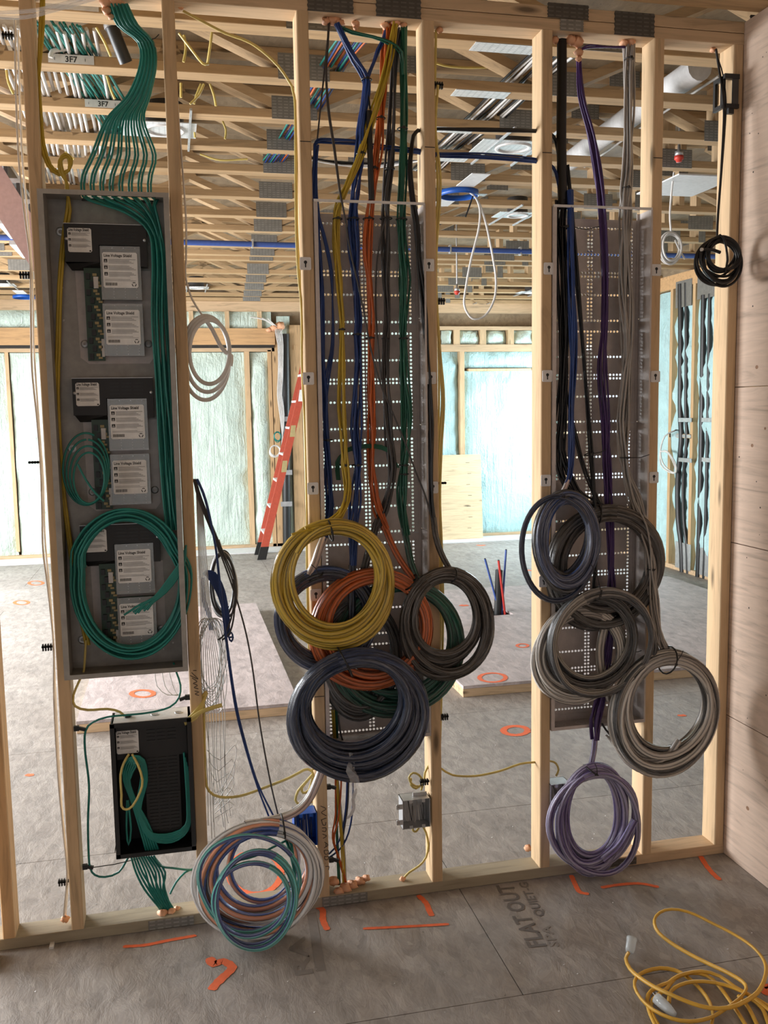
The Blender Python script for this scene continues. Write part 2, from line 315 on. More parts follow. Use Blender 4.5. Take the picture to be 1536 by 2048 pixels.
# ---- stud wall
wf = struct('wall_front')
SX = [.08+.4064*i for i in range(6)]      # stud centres .08 .486 .893 1.299 1.706 2.112
ST = SX+[2.414]
for x in ST: obj('stud', MB().box(x-.019, x+.019, 0, DP, .038, H, .003), M['stud'], wf, (x, 0, 0))
obj('stud', MB().box(-.150, -.112, 0, DP, .038, H, .003), M['post'], wf, (-.13, 0, 0))
obj('stud', MB().box(-.205, -.167, -.11, -.02, 0, H, .003), M['post'], wf, (-.18, 0, 0))
obj('bottom_plate', MB().box(-.21, 1.99, 0, DP, 0, .038, .002), M['treated'], wf)
obj('bottom_plate', MB().box(1.992, 2.433, 0, DP, 0, .038, .002), M['plate'], wf)
obj('top_plate', MB().box(-3.3, 2.433, 0, DP, H, H+.037, .002), M['plate'], wf)
obj('top_plate', MB().box(-3.3, 2.433, 0, DP, H+.039, H+.076, .002), M['plate'], wf)
def shield(px0, px1, z0, z1, m='shieldplate'):
    a = P(px0, 40, -.003)[0]; b = P(px1, 40, -.003)[0]; mb = MB(); n = 9
    # ragged short ends from the punched teeth
    L = [(a+(.003 if k % 2 else 0), -.003, z0+(z1-z0)*k/n) for k in range(n+1)]; R = [(b-(.003 if k % 2 else 0), -.003, z0+(z1-z0)*k/n) for k in range(n+1)]
    mb.prism(L+R[::-1], (0, .0028, 0)); obj('nail_plate', mb, M[m], wf, (a, -.003, z0))
shield(615, 708, H+.001, H+.076); shield(752, 843, H+.001, H+.076); shield(1095, 1178, H+.039, H+.085); shield(1120, 1168, H+.001, H+.037, 'nailplate'); shield(1229, 1310, H+.001, H+.076); shield(1500, 1580, H+.05, H+.10)
mb = MB(); a = P(297, 1860, -.003); b = P(388, 1850, -.003); mb.box(a[0], b[0], -.003, 0, .004, .034); obj('nail_plate', mb, M['nailplate'], wf, (a[0], -.003, 0))
mb = MB(); a = P(645, 1800, -.003); b = P(735, 1790, -.003); mb.box(a[0], b[0], -.003, 0, .003, .036); obj('nail_plate', mb, M['nailplate'], wf, (a[0], -.003, 0))
mb = MB(); a = P(1200, 1720, -.003); b = P(1273, 1720, -.003); mb.box(a[0], b[0], -.003, 0, .006, .034); obj('nail_plate', mb, M['shieldplate'], wf, (a[0], -.003, 0))
# marker writing on the studs (flat ink strokes)
def strokes(name, par, lines, Y=-.0012, w=.0022, mat='marker'):
    mb = MB()
    for ln in lines:
        pts = [P(x, y, Y) for x, y in ln]; mb.ribbon(smooth_path(pts, .004), w, (0, 1, 0))
    return obj(name, mb, M[mat], par)
strokes('handwriting', wf, [[(641, 1612), (652, 1618), (643, 1625), (653, 1632)], [(642, 1640), (653, 1636)], [(643, 1640), (646, 1650), (651, 1650), (652, 1644)], [(644, 1656), (652, 1656), (651, 1663), (644, 1662)], [(645, 1668), (653, 1672), (646, 1677)],
  [(648, 1696), (656, 1690), (649, 1684)], [(652, 1687), (652, 1693)], [(648, 1701), (657, 1701), (655, 1708), (650, 1708), (648, 1701)], [(649, 1713), (657, 1713), (656, 1719), (650, 1719), (649, 1713)], [(650, 1727), (651, 1727)], [(651, 1733), (658, 1733), (657, 1740)]])
strokes('handwriting', wf, [[(383, 1345), (396, 1358), (380, 1351)], [(384, 1356), (394, 1363), (387, 1366)], [(386, 1367), (395, 1371), (388, 1375), (397, 1378)], [(389, 1382), (398, 1384), (390, 1388), (398, 1391)], [(386, 1341), (393, 1341)]])
for x in ST[2:6]:
    for z in (2.55, .75):
        obj('cut_mark', MB().box(x-.017, x+.017, -.0012, -.0004, z-.0012, z+.0012), M['marker'], wf, (x, 0, z))

# ---- right plywood wall (sheets with seams)
wr = struct('wall_right')
zs = [0.0, .545, 1.20, 1.765, 3.017]
for k in range(4):
    for (y0, y1) in ((-1.22, .10), (-2.44, -1.223), (-3.66, -2.443), (-7, -3.663)):
        obj('panel', MB().box(2.434, 2.452, y0, y1-.002, zs[k]+.0016, zs[k+1]-.0016), M['ply'], wr, (2.434, y0, zs[k]))
# nails and old holes on the plywood
pr = random.Random(3)
for k in range(70):
    y = pr.uniform(-.75, -.02); z = pr.uniform(.1, 2.9)
    obj('nail', MB().disc((2.4335, y, z), pr.uniform(.0016, .0034), 'x', 7), M['marker'], wr, (2.4335, y, z))
for k in range(34):
    y = pr.uniform(-.8, -.03); z = pr.uniform(.08, 1.95) if k % 4 else pr.uniform(1.95, 2.9); r = pr.uniform(.006, .013)
    obj('knot', MB().disc((2.4337, y, z), r*.8, 'x', 12, r), M['knot'], wr, (2.4337, y, z))
obj('framing', MB().box(2.453, 2.55, -7, .09, 0, 3.0), M['post'], wr)

# ---- room behind the camera side
wl = struct('wall_left'); obj('sheathing', MB().box(-3.6, -3.5, -7, -2.1, 0, 3.3), M['ply'], wl); obj('sheathing', MB().box(-3.6, -3.5, -2.1, .2, 2.6, 3.3), M['ply'], wl); obj('sheathing', MB().box(-3.6, -3.5, -.5, .2, 0, 2.6), M['ply'], wl); obj('sheathing', MB().box(-3.6, -3.5, .2, 8.6, 0, .45), M['foam'], wl); obj('sheathing', MB().box(-3.6, -3.5, .2, 8.6, 2.75, 3.3), M['foam'], wl); obj('sheathing', MB().box(-3.6, -3.5, 7.4, 8.6, .45, 2.75), M['foam'], wl)
wb = struct('wall_back'); obj('sheathing', MB().box(-3.6, -1.3, -7.1, -7, 0, 3.3), M['ply'], wb); obj('sheathing', MB().box(.7, 2.55, -7.1, -7, 0, 3.3), M['ply'], wb); obj('sheathing', MB().box(-1.3, .7, -7.1, -7, 2.5, 3.3), M['ply'], wb)

# ---- ceiling: floor trusses and the deck they carry
ce = struct('ceiling'); ZB = 3.017; TD = .305
obj('deck', MB().box(-3.6, 9, -7, 9.6, ZB+TD, ZB+TD+.02), M['ceil'], ce)
TY = [-1.75, -1.2, -.68, -.165, .328, .821, 1.33, 1.835, 2.30, 2.918, 3.485, 4.0, 4.67, 5.08, 5.35, 6.16, 6.76, 7.36, 7.94, 8.42]
XA, XB = -3.5, 6.0
chord = mesh_of('truss', MB().box(XA, XB, 0, DP, 0, .038, .002).box(XA, XB, 0, DP, TD-.038, TD, .002), M['chord'], (0, 0, 0))
def webmesh(dx):
    return mesh_of('web', MB().beam((0, 0, 0), (dx, 0, TD-.076), .038, DP, (0, 1, 0)), M['web'], (0, 0, 0))
wu, wdn, wv = webmesh(.54), webmesh(-.54), mesh_of('web', MB().box(-.019, .019, -DP/2, DP/2, 0, TD-.076), M['stud'], (0, 0, 0))
npl = mesh_of('nail_plate', MB().box(-.103, .103, -.0012, .0012, -.004, .095), M['nailplate'], (0, 0, 0))
nps = mesh_of('nail_plate', MB().box(-.03, .03, -.0012, .0012, -.004, .12), M['nailplate'], (0, 0, 0))
npt = mesh_of('nail_plate', MB().box(-.08, .08, -.0012, .0012, -.075, .0), M['nailplate'], (0, 0, 0))
npf = mesh_of('nail_plate', MB().box(-.12, .12, -.042, .042, -.0015, 0), M['nailflat'], (0, 0, 0))
for ti, y in enumerate(TY):
    t = put('truss', ce, chord, (0, y, ZB)); far = y > 4.5
    dx = .055*(y-.82)
    for k in range(-4, 6):
        nx = 1.015+dx+k*1.08
        if not XA+.6 < nx < XB-.6 or nx > 4.6 and k % 2: continue
        if k <= 1 or k >= 4:
            put('web', t, wu, (nx+.04, y+DP/2, ZB+.038)); put('web', t, wdn, (nx-.04, y+DP/2, ZB+.038))
        else:
            for o in (-.02, .30, .62): put('web', t, wv, (nx+o, y+DP/2, ZB+.038)); 
            put('nail_plate', t, nps, (nx+.30, y-.0013, ZB))
            if y < 3: put('web', t, wdn, (nx-.04, y+DP/2, ZB+.038))
        if k != -1 or y > 3: put('nail_plate', t, npl, (nx, y-.0013, ZB))
        if y > 0 and k > -1: put('nail_plate', t, npt, (nx+.54, y-.0013, ZB+TD))
for (px, py, ti) in ((1000, 104, 4), (953, 196, 5), (890, 267, 6), (880, 327, 7)):
    q = PZ(px, py, ZB); put('nail_plate', ce, npf, (q[0], TY[ti]+DP/2, ZB-.0005))

# ---- far wall with sprayed foam between the framing
YF = 8.50
wfar = struct('wall_far')
def zF(y, x=500): return P(x, y, YF)[2]
def xF(x, y=850): return P(x, y, YF)[0]
def fbox(name, px0, px1, py0, py1, m, y0=YF, y1=YF+.14):
    a = P((px0+px1)/2, py0, YF)[2]; b = P((px0+px1)/2, py1, YF)[2]; x0 = P(px0, (py0+py1)/2, YF)[0]; x1 = P(px1, (py0+py1)/2, YF)[0]
    return obj(name, MB().box(x0, x1, y0, y1, min(a, b), max(a, b)), M[m], wfar, (x0, y0, 0))
def foambay(x0, x1, z0, z1, y, m, seed, par=wfar, amp=.035, axis='y', nm='foam_infill'):
    r = np.random.RandomState(seed); nx = max(4, int((x1-x0)/.05)); nz = max(4, int((z1-z0)/.06))
    g = r.rand(nx+1, nz+1)
    for _ in range(2): g = (g+np.roll(g, 1, 0)+np.roll(g, -1, 0)+np.roll(g, 1, 1)+np.roll(g, -1, 1))/5
    g = (g-g.min())/(np.ptp(g)+1e-9); mb = MB(); v = []
    for i in range(nx+1):
        for k in range(nz+1):
            u = min(i, nx-i)/nx; w = min(k, nz-k)/nz; e = min(1, u*10, w*14)
            d = y+.05*(1-e)-g[i, k]*amp*1.6
            a = x0+(x1-x0)*i/nx; z = z0+(z1-z0)*k/nz
            v.append((a, d, z) if axis == 'y' else (d, a, z))
    f = [(i*(nz+1)+k, (i+1)*(nz+1)+k, (i+1)*(nz+1)+k+1, i*(nz+1)+k+1) for i in range(nx) for k in range(nz)]
    mb.add(v, f, None, True); return obj(nm, mb, M[m], par, (x0, y, z0) if axis == 'y' else (y, x0, z0))
obj('sheathing', MB().box(-3.6, 6.0, YF+.15, YF+.2, 0, 3.3), M['ceil'], wfar)
xl, xr = -3.5, 5.45; hz0, hz1 = zF(690), zF(657)
obj('header', MB().box(xl, xF(549, 670), YF-.03, YF+.14, hz0, hz1), M['header'], wfar, (xl, YF, hz0))
obj('header_joint', MB().box(xl, xF(547, 690), YF-.028, YF+.1, zF(696), hz0), M['marker'], wfar)
obj('trimmer_plate', MB().box(xl, xF(549, 700), YF, YF+.14, zF(703), zF(696)), M['plate'], wfar)
obj('bottom_plate', MB().box(xl, xr, YF, YF+.14, 0, .045), M['plate'], wfar)
obj('top_plate', MB().box(xl, xr, YF, YF+.14, 2.90, 3.016), M['plate'], wfar)
ZT = zF(704)
for (a, b, s) in ((xl, xF(20), 1), (xF(26), xF(493), 2), (xF(505), xF(541), 3)): foambay(a, b, .045, ZT, YF+.04, 'foam', s)
fbox('stud', 495, 505, 703, 1100, 'stud', YF+.02); fbox('stud', 20, 27, 703, 1105, 'stud', YF+.03); fbox('stud', 541, 548, 700, 1103, 'post')
fbox('post', 549, 561, 662, 1103, 'post'); fbox('post', 585, 606, 650, 1103, 'post'); fbox('post', 608, 617, 650, 1103, 'stud'); 
foambay(xF(560), xF(586), .045, 2.85, YF+.06, 'foam', 5); foambay(xF(617), xF(870), .045, 2.85, YF+.05, 'foam', 6)
fbox('blocking', 587, 620, 690, 700, 'post', YF-.005)
for x in (383, 455, 520): 
    a = xF(x-5, 640); obj('cripple', MB().box(a, a+.05, YF-.02, YF+.1, hz1, 2.9), M['stud'], wfar, (a, YF, hz1))
foambay(xl, xF(549), hz1, 2.9, YF+.03, 'foam', 8)
# right-hand bays, side window's blue light tinted into the foam colour
r0, r1, r2, r3 = zF(660, 970), zF(689, 970), zF(703, 970), zF(1062, 970)
obj('double_plate', MB().box(xF(868), xr, YF-.01, YF+.14, r2, r1), M['plate'], wfar)
obj('upper_plate', MB().box(xF(868), xr, YF-.01, YF+.14, r0, r0+.045), M['plate'], wfar)
ks = [880, 915, 967, 1022, 1075, 1130]
for a, b in zip(ks[:-1], ks[1:]):
    obj('cripple', MB().box(xF(b)-.04, xF(b)+.04, YF-.005, YF+.14, r1, r0), M['stud'], wfar, (xF(b), YF, r1)); foambay(xF(a)+.05, min(xF(b)-.05, 5.44), r1+.005, r0-.005, YF+.05, 'foam', a, amp=.05)
foambay(xF(872), xF(920), .045, r2, YF+.06, 'foam_bluelit', 21); foambay(xF(929), 5.44, .045, zF(741, 1000), YF+.03, 'foam_bluelit', 22); foambay(xF(929), 5.44, zF(735, 1000), r2, YF+.05, 'foam_bluelit', 23)
fbox('stud', 920, 929, 703, 912, 'stud', YF-.01); fbox('blocking', 937, 1062, 737, 742, 'stud', YF-.01)
# white sill strip along the foot of the far wall
obj('sill_strip', MB().box(xl, xr, YF-.42, YF-.005, .0005, .012), M['paleboard'], wfar)

# ---- far right wall with foam, pipes and the side window
XR = 5.45
wr2 = struct('wall_side')
obj('sheathing', MB().box(XR+.15, XR+.2, .09, 6.25, 0, 3.3), M['ceil'], wr2); obj('sheathing', MB().box(XR+.15, XR+.2, 8.3, 8.7, 0, 3.3), M['ceil'], wr2); obj('sheathing', MB().box(XR+.15, XR+.2, 6.25, 8.3, 0, .55), M['ceil'], wr2); obj('sheathing', MB().box(XR+.15, XR+.2, 6.25, 8.3, 2.45, 3.3), M['ceil'], wr2)
def sbox(name, y0, y1, z0, z1, m, x0=XR, x1=XR+.14): return obj(name, MB().box(x0, x1, y0, y1, z0, z1), M[m], wr2, (x0, y0, z0))
sy = [PX(x, 800, XR)[1] for x in (1340, 1384, 1440)]
for y in [sy[0], sy[1], sy[2]-.2, 3.9, 3.3, 2.7, 8.4]: sbox('stud', y-.025, y+.025, .045, 2.86, 'post')
sbox('stud', 6.22, 6.27, .045, 2.86, 'post'); sbox('sill', 6.25, 8.3, .5, .55, 'post'); sbox('header', 6.25, 8.3, 2.45, 2.7, 'header')
sbox('bottom_plate', .1, 8.5, 0, .045, 'plate'); sbox('top_plate', .1, 8.5, 2.86, 3.0, 'header')
ye = [2.7, 3.3, 3.9, sy[2]-.2, sy[1], sy[0], 6.22]
for i in range(6): foambay(ye[i]+.03, ye[i+1]-.03, .045, 2.85, XR+.05, 'foam_bluelit', 40+i, wr2, .05, 'x')
wi = obj('window_1', MB().box(XR+.06, XR+.09, 6.27, 6.33, .55, 2.45).box(XR+.06, XR+.09, 8.22, 8.28, .55, 2.45).box(XR+.06, XR+.09, 6.3, 8.25, .55, .61).box(XR+.06, XR+.09, 6.3, 8.25, 2.39, 2.45).box(XR+.06, XR+.09, 7.25, 7.31, .55, 2.45), M['white_metal']); wi['kind'] = 'structure'
obj('pane', MB().quad((XR+.075, 6.3, .6), (XR+.075, 8.25, .6), (XR+.075, 8.25, 2.4), (XR+.075, 6.3, 2.4)), clear('window_glass', (.9, .95, 1), .05, .02), wi)
for i, y in enumerate((sy[0]-.28, sy[1]-.2)):
    a = PX((1362, 1404)[i], 1140, XR-.005)
    sbox('protection_plate', a[1]-.17, a[1]+.12, .03, .30, 'steel', XR-.004, XR-.001)
for y0, y1, z0, z1 in ((sy[0]-.38, sy[0]-.08, 2.66, 2.92), (sy[1]-.40, sy[1]-.06, 2.70, 2.96)): sbox('protection_plate', y0, y1, z0, z1, 'nailplate', XR-.004, XR-.001)
sbox('blocking', sy[1]-.0, sy[0], 1.36, 1.40, 'post'); sbox('strap', sy[1], sy[0]-.1, 1.365, 1.395, 'steel', XR-.006, XR-.001)

# ---- raised decks on the floor behind the wall
def deck(name, label, x0, x1, y0, y1, hole=None):
    t = thing(name, ((x0+x1)/2, y0, 0), label, 'platform'); zt = .07
    if hole:
        hx0, hx1, hy0, hy1 = hole
        mb = MB().box(x0, hx0, y0, y1, zt-.018, zt).box(hx1, x1, y0, y1, zt-.018, zt).box(hx0, hx1, y0, hy0, zt-.018, zt).box(hx0, hx1, hy1, y1, zt-.018, zt); obj('top_panel', mb, M['deck'], t)
    else: 
        ym = (y0+y1)/2+.3
        obj('top_panel', MB().box(x0, x1, y0, ym-.001, zt-.018, zt), M['deck'], t); obj('top_panel', MB().box(x0, x1, ym+.001, y1, zt-.018, zt), M['deck'], t)
    obj('edge_board', MB().box(x0, x1, y0+.002, y0+.09, 0.0005, zt-.0185, .002), M['plate'], t); obj('edge_board', MB().box(x0, x0+.09, y0+.092, y1, 0.0005, zt-.0185), M['plate'], t); obj('edge_board', MB().box(x1-.09, x1, y0+.092, y1, .0005, zt-.0185), M['plate'], t)
    return t
deck('floor_platform', 'low pinkish plywood platform on the floor behind the left cabinet', -.12, 1.08, 2.05, 4.85)
deck('floor_platform', 'low pinkish plywood platform with coloured pipes rising through a cut hole', 2.06, 5.0, 2.09, 4.9, (2.80, 3.02, 3.80, 4.04))

# ================================================================== TEXT, LABELS
_txt = {}
def text_polys(s, size):
    cu = bpy.data.curves.new('t', 'FONT'); cu.body = s; cu.size = size; cu.resolution_u = 2; cu.offset = size*.022
    o = bpy.data.objects.new('t', cu); col.objects.link(o); dg = bpy.context.evaluated_depsgraph_get()
    me = bpy.data.meshes.new_from_object(o.evaluated_get(dg)); v = [tuple(q.co) for q in me.vertices]; f = [tuple(p.vertices) for p in me.polygons]
    bpy.data.objects.remove(o); bpy.data.curves.remove(cu); bpy.data.meshes.remove(me); return v, f
def add_text(mb, s, size, org, right, up, width=None):
    if (s, size) not in _txt: _txt[(s, size)] = text_polys(s, size)
    v, f = _txt[(s, size)]; r = np.array(right, float); u = np.array(up, float); o = np.array(org, float); k = 1.0
    if width: k = width/max(q[0] for q in v)
    mb.add([o+r*q[0]*k+u*q[1] for q in v], f)
def label_sheet(parent, x0, x1, z0, z1, y, big=True):
    """white warning label: heading, three warning marks with small print, bar code, recycling mark"""
    w, h = x1-x0, z1-z0; c = .004
    poly = [(x0+c, y, z0), (x1-c, y, z0), (x1, y, z0+c), (x1, y, z1-c), (x1-c, y, z1), (x0+c, y, z1), (x0, y, z1-c), (x0, y, z0+c)]
    L = obj('label_sheet', MB().prism(poly, (0, .0006, 0)), M['label'], parent); ink = MB(); grey = MB(); yy = y-.0004
    add_text(ink, 'Line Voltage Shield', .0125, (x0+.04*w, yy, z1-.13*h), (1, 0, 0), (0, 0, 1), .80*w if big else .86*w)
    for k in range(3):
        zt = z1-h*(.19+k*(.185 if big else .245)); s = .10*w
        ink.quad((x0+.04*w, yy, zt-s), (x0+.04*w+s, yy, zt-s), (x0+.04*w+s, yy, zt), (x0+.04*w, yy, zt))
        grey.add([(x0+.04*w+s*.12, yy-.0002, zt-s*.88), (x0+.04*w+s*.88, yy-.0002, zt-s*.88), (x0+.04*w+s*.5, yy-.0002, zt-s*.14)], [(0, 1, 2)])
        for i in range(4):
            a = x0+.17*w; b = x1-.05*w-(.06*w*((i*7+k*3) % 4)); z = zt-i*.033*h-.012*h
            grey.quad((a, yy, z-.009*h), (b, yy, z-.009*h), (b, yy, z+.009*h), (a, yy, z+.009*h))
    if big:
        for i in range(2): 
            z = z0+h*(.235-.035*i); grey.quad((x0+.05*w, yy, z-.008*h), (x1-(.22 if i == 0 else .06)*w, yy, z-.008*h), (x1-(.22 if i == 0 else .06)*w, yy, z+.006*h), (x0+.05*w, yy, z+.006*h))
        x = x0+.06*w; j = 0
        while x < x0+.40*w:
            bw = (.006, .012, .008, .015, .006)[j % 5]*w; ink.quad((x, yy, z0+.06*h), (x+bw, yy, z0+.06*h), (x+bw, yy, z0+.145*h), (x, yy, z0+.145*h)); x += bw+(.008, .006, .011)[j % 3]*w; j += 1
        cx, cz, r = x1-.12*w, z0+.10*h, .055*w
        for k in range(3):
            a0 = math.pi/2+k*2*math.pi/3-.75; pts = [(cx+r*math.cos(a0+t*.3), yy, cz+r*math.sin(a0+t*.3)) for t in range(6)]; ink.ribbon(pts, .42*r, (0, 1, 0))
    else: ink.quad((x1-.11*w, yy, z0+.03*h), (x1-.04*w, yy, z0+.03*h), (x1-.04*w, yy, z0+.09*h), (x1-.11*w, yy, z0+.09*h))
    obj('print', ink, M['ink'], L)['kind'] = 'stuff'; obj('print', grey, M['inkgrey'], L)['kind'] = 'stuff'

# ================================================================== LEFT LIGHTING CABINET
cb = thing('lighting_cabinet', (.27, .02, .885), 'tall open grey steel lighting panel full of teal cables', 'cabinet')
cx0, cx1, cz0, cz1, yf, yb = .0995, .463, .885, 2.369, -.03, .086
mb = MB().box(cx0, cx1, yb-.002, yb, cz0, cz1); obj('back_panel', mb, M['cab'], cb)
for nm, a in (('side_panel', (cx0, cx0+.002, yf, yb, cz0, cz1)), ('side_panel', (cx1-.002, cx1, yf, yb, cz0, cz1)), ('bottom_panel', (cx0, cx1, yf, yb, cz0, cz0+.002))): obj(nm, MB().box(*a), M['cab'], cb)
# top with the cable slot
obj('top_panel', MB().box(cx0, .205, yf, yb, cz1-.002, cz1).box(.205, .425, yf, 0.0, cz1-.002, cz1).box(.205, .425, .075, yb, cz1-.002, cz1).box(.425, cx1, yf, yb, cz1-.002, cz1), M['cab'], cb)
for a in ((.086, .103, yf-.002, yf, cz0-.004, cz1+.003), (cx1-.014, cx1+.003, yf-.002, yf, cz0-.004, cz1+.003), (.103, cx1-.014, yf-.002, yf, cz1-.011, cz1+.003), (.103, cx1-.014, yf-.002, yf, cz0-.004, cz0+.011)): obj('front_flange', MB().box(*a), M['cab'], cb)
obj('slot_edging', MB().box(.203, .427, -.004, .001, cz1-.006, cz1+.002).box(.203, .427, .074, .079, cz1-.006, cz1+.002), M['black'], cb)
for (x, z) in ((.15, 2.27), (.40, 2.24), (.41, 2.31), (.13, 2.0), (.13, 2.1), (.40, 1.0), (.42, .95), (.39, .93), (.14, .96), (.17, 1.33), (.21, .93)):
    obj('screw', MB().lathe([(0, -.002), (.0035, -.002), (.004, 0)], (x, yb-.0021, z), 'y', 8), M['white_metal'], cb)
for z in (2.27, 1.60, .98):
    obj('mounting_hole', MB().lathe([(.006, -.0015), (.0095, -.0022), (.014, -.0008), (.0145, .0)], (.135, yb-.0022, z), 'y', 16), M['steel'], cb)
# one dimmer module, then copies
def module(loc_z):
    t = thing('dimmer_module', (.27, .02, loc_z), '', 'module'); zt = loc_z; yfm = .028; yq = .0835
    # black sheet-metal cover, L shaped: header, deeper left part, narrow right arm
    hp = [(.150, zt), (.393, zt), (.393, zt-.125), (.372, zt-.125), (.372, zt-.062), (.250, zt-.062), (.250, zt-.114), (.150, zt-.114)]
    mbh = MB(); mbh.prism([(x, yfm, z) for x, z in hp], (0, .035, 0))
    mbh.add([(.150, yfm, zt-.114), (.250, yfm, zt-.114), (.250, yfm+.035, zt-.135), (.165, yfm+.035, zt-.135), (.150, yfm+.035, zt-.114)], [(0, 1, 2, 3, 4)])
    c = obj('cover', mbh, M['blackmetal'], t)
    obj('cover_edge', MB().box(.1488, .3942, yfm-.0005, yfm+.035, zt, zt+.0016), M['steel'], c)
    vs = MB()
    for i in range(3):
        for k in range(4): vs.box(.262+i*.036, .290+i*.036, yfm-.0006, yfm, zt-.018-k*.011, zt-.013-k*.011)
    obj('vent_slots', vs, M['black'], c)['kind'] = 'stuff'
    for x in (.156, .387): obj('screw', MB().lathe([(0, -.003), (.004, -.003), (.005, 0)], (x, yfm-.0002, zt-.045), 'y', 8), M['steel'], c)
    label_sheet(t, .160, .230, zt-.085, zt-.013, yfm-.0012, False)
    # mounting plate behind and the circuit board strip
    pp = [(.172, zt-.13), (.40, zt-.13), (.40, zt-.40), (.385, zt-.42), (.20, zt-.42), (.175, zt-.40)]
    obj('mounting_plate', MB().prism([(x, yq-.002, z) for x, z in pp], (0, .0018, 0)), M['enc'], t)
    for x in (.178+.012, .392-.008): obj('boss', MB().lathe([(.004, -.004), (.007, -.003), (.012, -.003), (.0125, 0)], (x, yq-.0022, zt-.358), 'y', 14), M['steel'], t)
    pb = obj('circuit_board', MB().box(.200, .252, .052, .055, zt-.412, zt-.12), M['pcb'], t)
    rr = random.Random(int(loc_z*1000))
    cm = MB(); ck = MB()
    for k in range(11):
        z = zt-.145-k*.0245; x = .226+(k % 2)*.008; cm.box(x, x+.012, .046, .052, z-.008, z); cm.box(x+.006, x+.018, .047, .052, z-.016, z-.010); ck.box(.206+(k % 2)*.010, .218+(k % 2)*.010, .042, .052, z-.018, z)
    obj('connectors', cm, M['comp'], pb)['kind'] = 'stuff'; obj('relays', ck, M['black'], pb)['kind'] = 'stuff'; obj('terminal_block', MB().box(.243, .251, .046, .052, zt-.40, zt-.345), M['white_metal'], pb); obj('board_tag', MB().box(.228, .242, .0455, .052, zt-.190, zt-.155), M['white_metal'], pb)
    # two clear shields, each with a label
    for (za, zb) in ((zt-.064, zt-.226), (zt-.238, zt-.398)):
        s = obj('clear_shield', MB().box(.252, .372, .030, .031, zb, za).box(.252, .253, .031, .075, zb, za).box(.371, .372, .031, .075, zb, za).box(.252, .372, .031, .075, zb, zb+.001), M['clear'], t)
        pins = MB()
        for i in range(3):
            for k in (za-.006, za-.128, za-.137, za-.146, za-.155): pins.box(.288+i*.034, .2895+i*.034, .0288, .0298, k-.001, k+.001)
        obj('shield_pins', pins, M['white_metal'], s)['kind'] = 'stuff'
        d = obj('inner_board', MB().box(.256, .370, .066, .070, zb+.004, za-.004), M['pcb'], t)
        label_sheet(t, .2585, .3625, za-.126, za-.019, .0290, True)
    return t
for z, lb in ((2.285, 'top dimmer module with black cover in the grey cabinet'), (1.818, 'middle dimmer module with black cover, beside the small teal coil'), (1.358, 'bottom dimmer module framed by the big ring of teal cable')):
    module(z)['label'] = lb

# ================================================================== CABLE MACHINERY
def cable(parent, pts, r, mat, name='cable', step=.02, n=6, loc=None, flat=None): return obj(name, MB().tube(smooth_path(pts, step), r, n, flat=flat), M[mat], parent, loc)
def strands(parent, ctrl, n, r, mat, seed=0, name='cable', slow=2.0, step=.03, ymax=None):
    """n cables running together; ctrl = (px, py, Y, half width in px) along the bundle"""
    rs = random.Random(seed); C = [P(x, y, Y) for x, y, Y, w in ctrl]; W = [w/610.0 for *_, w in ctrl]; N = len(C)
    T = np.gradient(np.array(C), axis=0); out = []
    for k in range(n):
        a0 = rs.uniform(0, 6.28); rad = math.sqrt((k+.5)/n); ph = rs.uniform(0, 6.28); fl = (k+.5)/n*2-1; pts = []
        for i in range(N):
            t = T[i]; pr = np.array([-t[2], 0, t[0]]); pr /= np.linalg.norm(pr)+1e-9
            u = .75*fl*(1 if (i+k) % 5 else .8)+.25*math.sin(ph+i*slow); v = math.sqrt(max(0, 1-min(1, abs(fl))**2))*math.sin(a0+i*.35)
            pts.append(C[i]+pr*W[i]*u+np.array([0, 1, 0])*min(W[i], .016)*v)
        out.append(cable(parent, pts, r, mat, name, step))
    return out
def tie(parent, px, py, Y, hw, ang=0.0, tail=0, mat='tie', dep=None):
    c = P(px, py, Y); w = hw/610.0; d = dep or min(w, .018)+.003; a = math.radians(ang); ux = np.array([math.cos(a), 0, math.sin(a)])
    pts = [c+ux*w*math.cos(t)+np.array([0, -1, 0])*d*math.sin(t) for t in np.linspace(0, 2*math.pi, 17)[:-1]]
    mb = MB().tube(pts, .0021 if hw < 14 else .0032, 5, True); mb.box(c[0]-.005, c[0]+.003, c[1]-d-.004, c[1]-d, c[2]-.004, c[2]+.004)
    if tail:
        q = c+ux*w*.3+np.array([0, -d, 0]); ta = math.radians(tail[0]); mb.tube([q, q+np.array([math.cos(ta), -.15, math.sin(ta)])*tail[1]*.6/610, q+np.array([math.cos(ta+.15), -.25, math.sin(ta+.15)])*tail[1]/610], .0015, 5)
    return obj('cable_tie', mb, M[mat], parent)
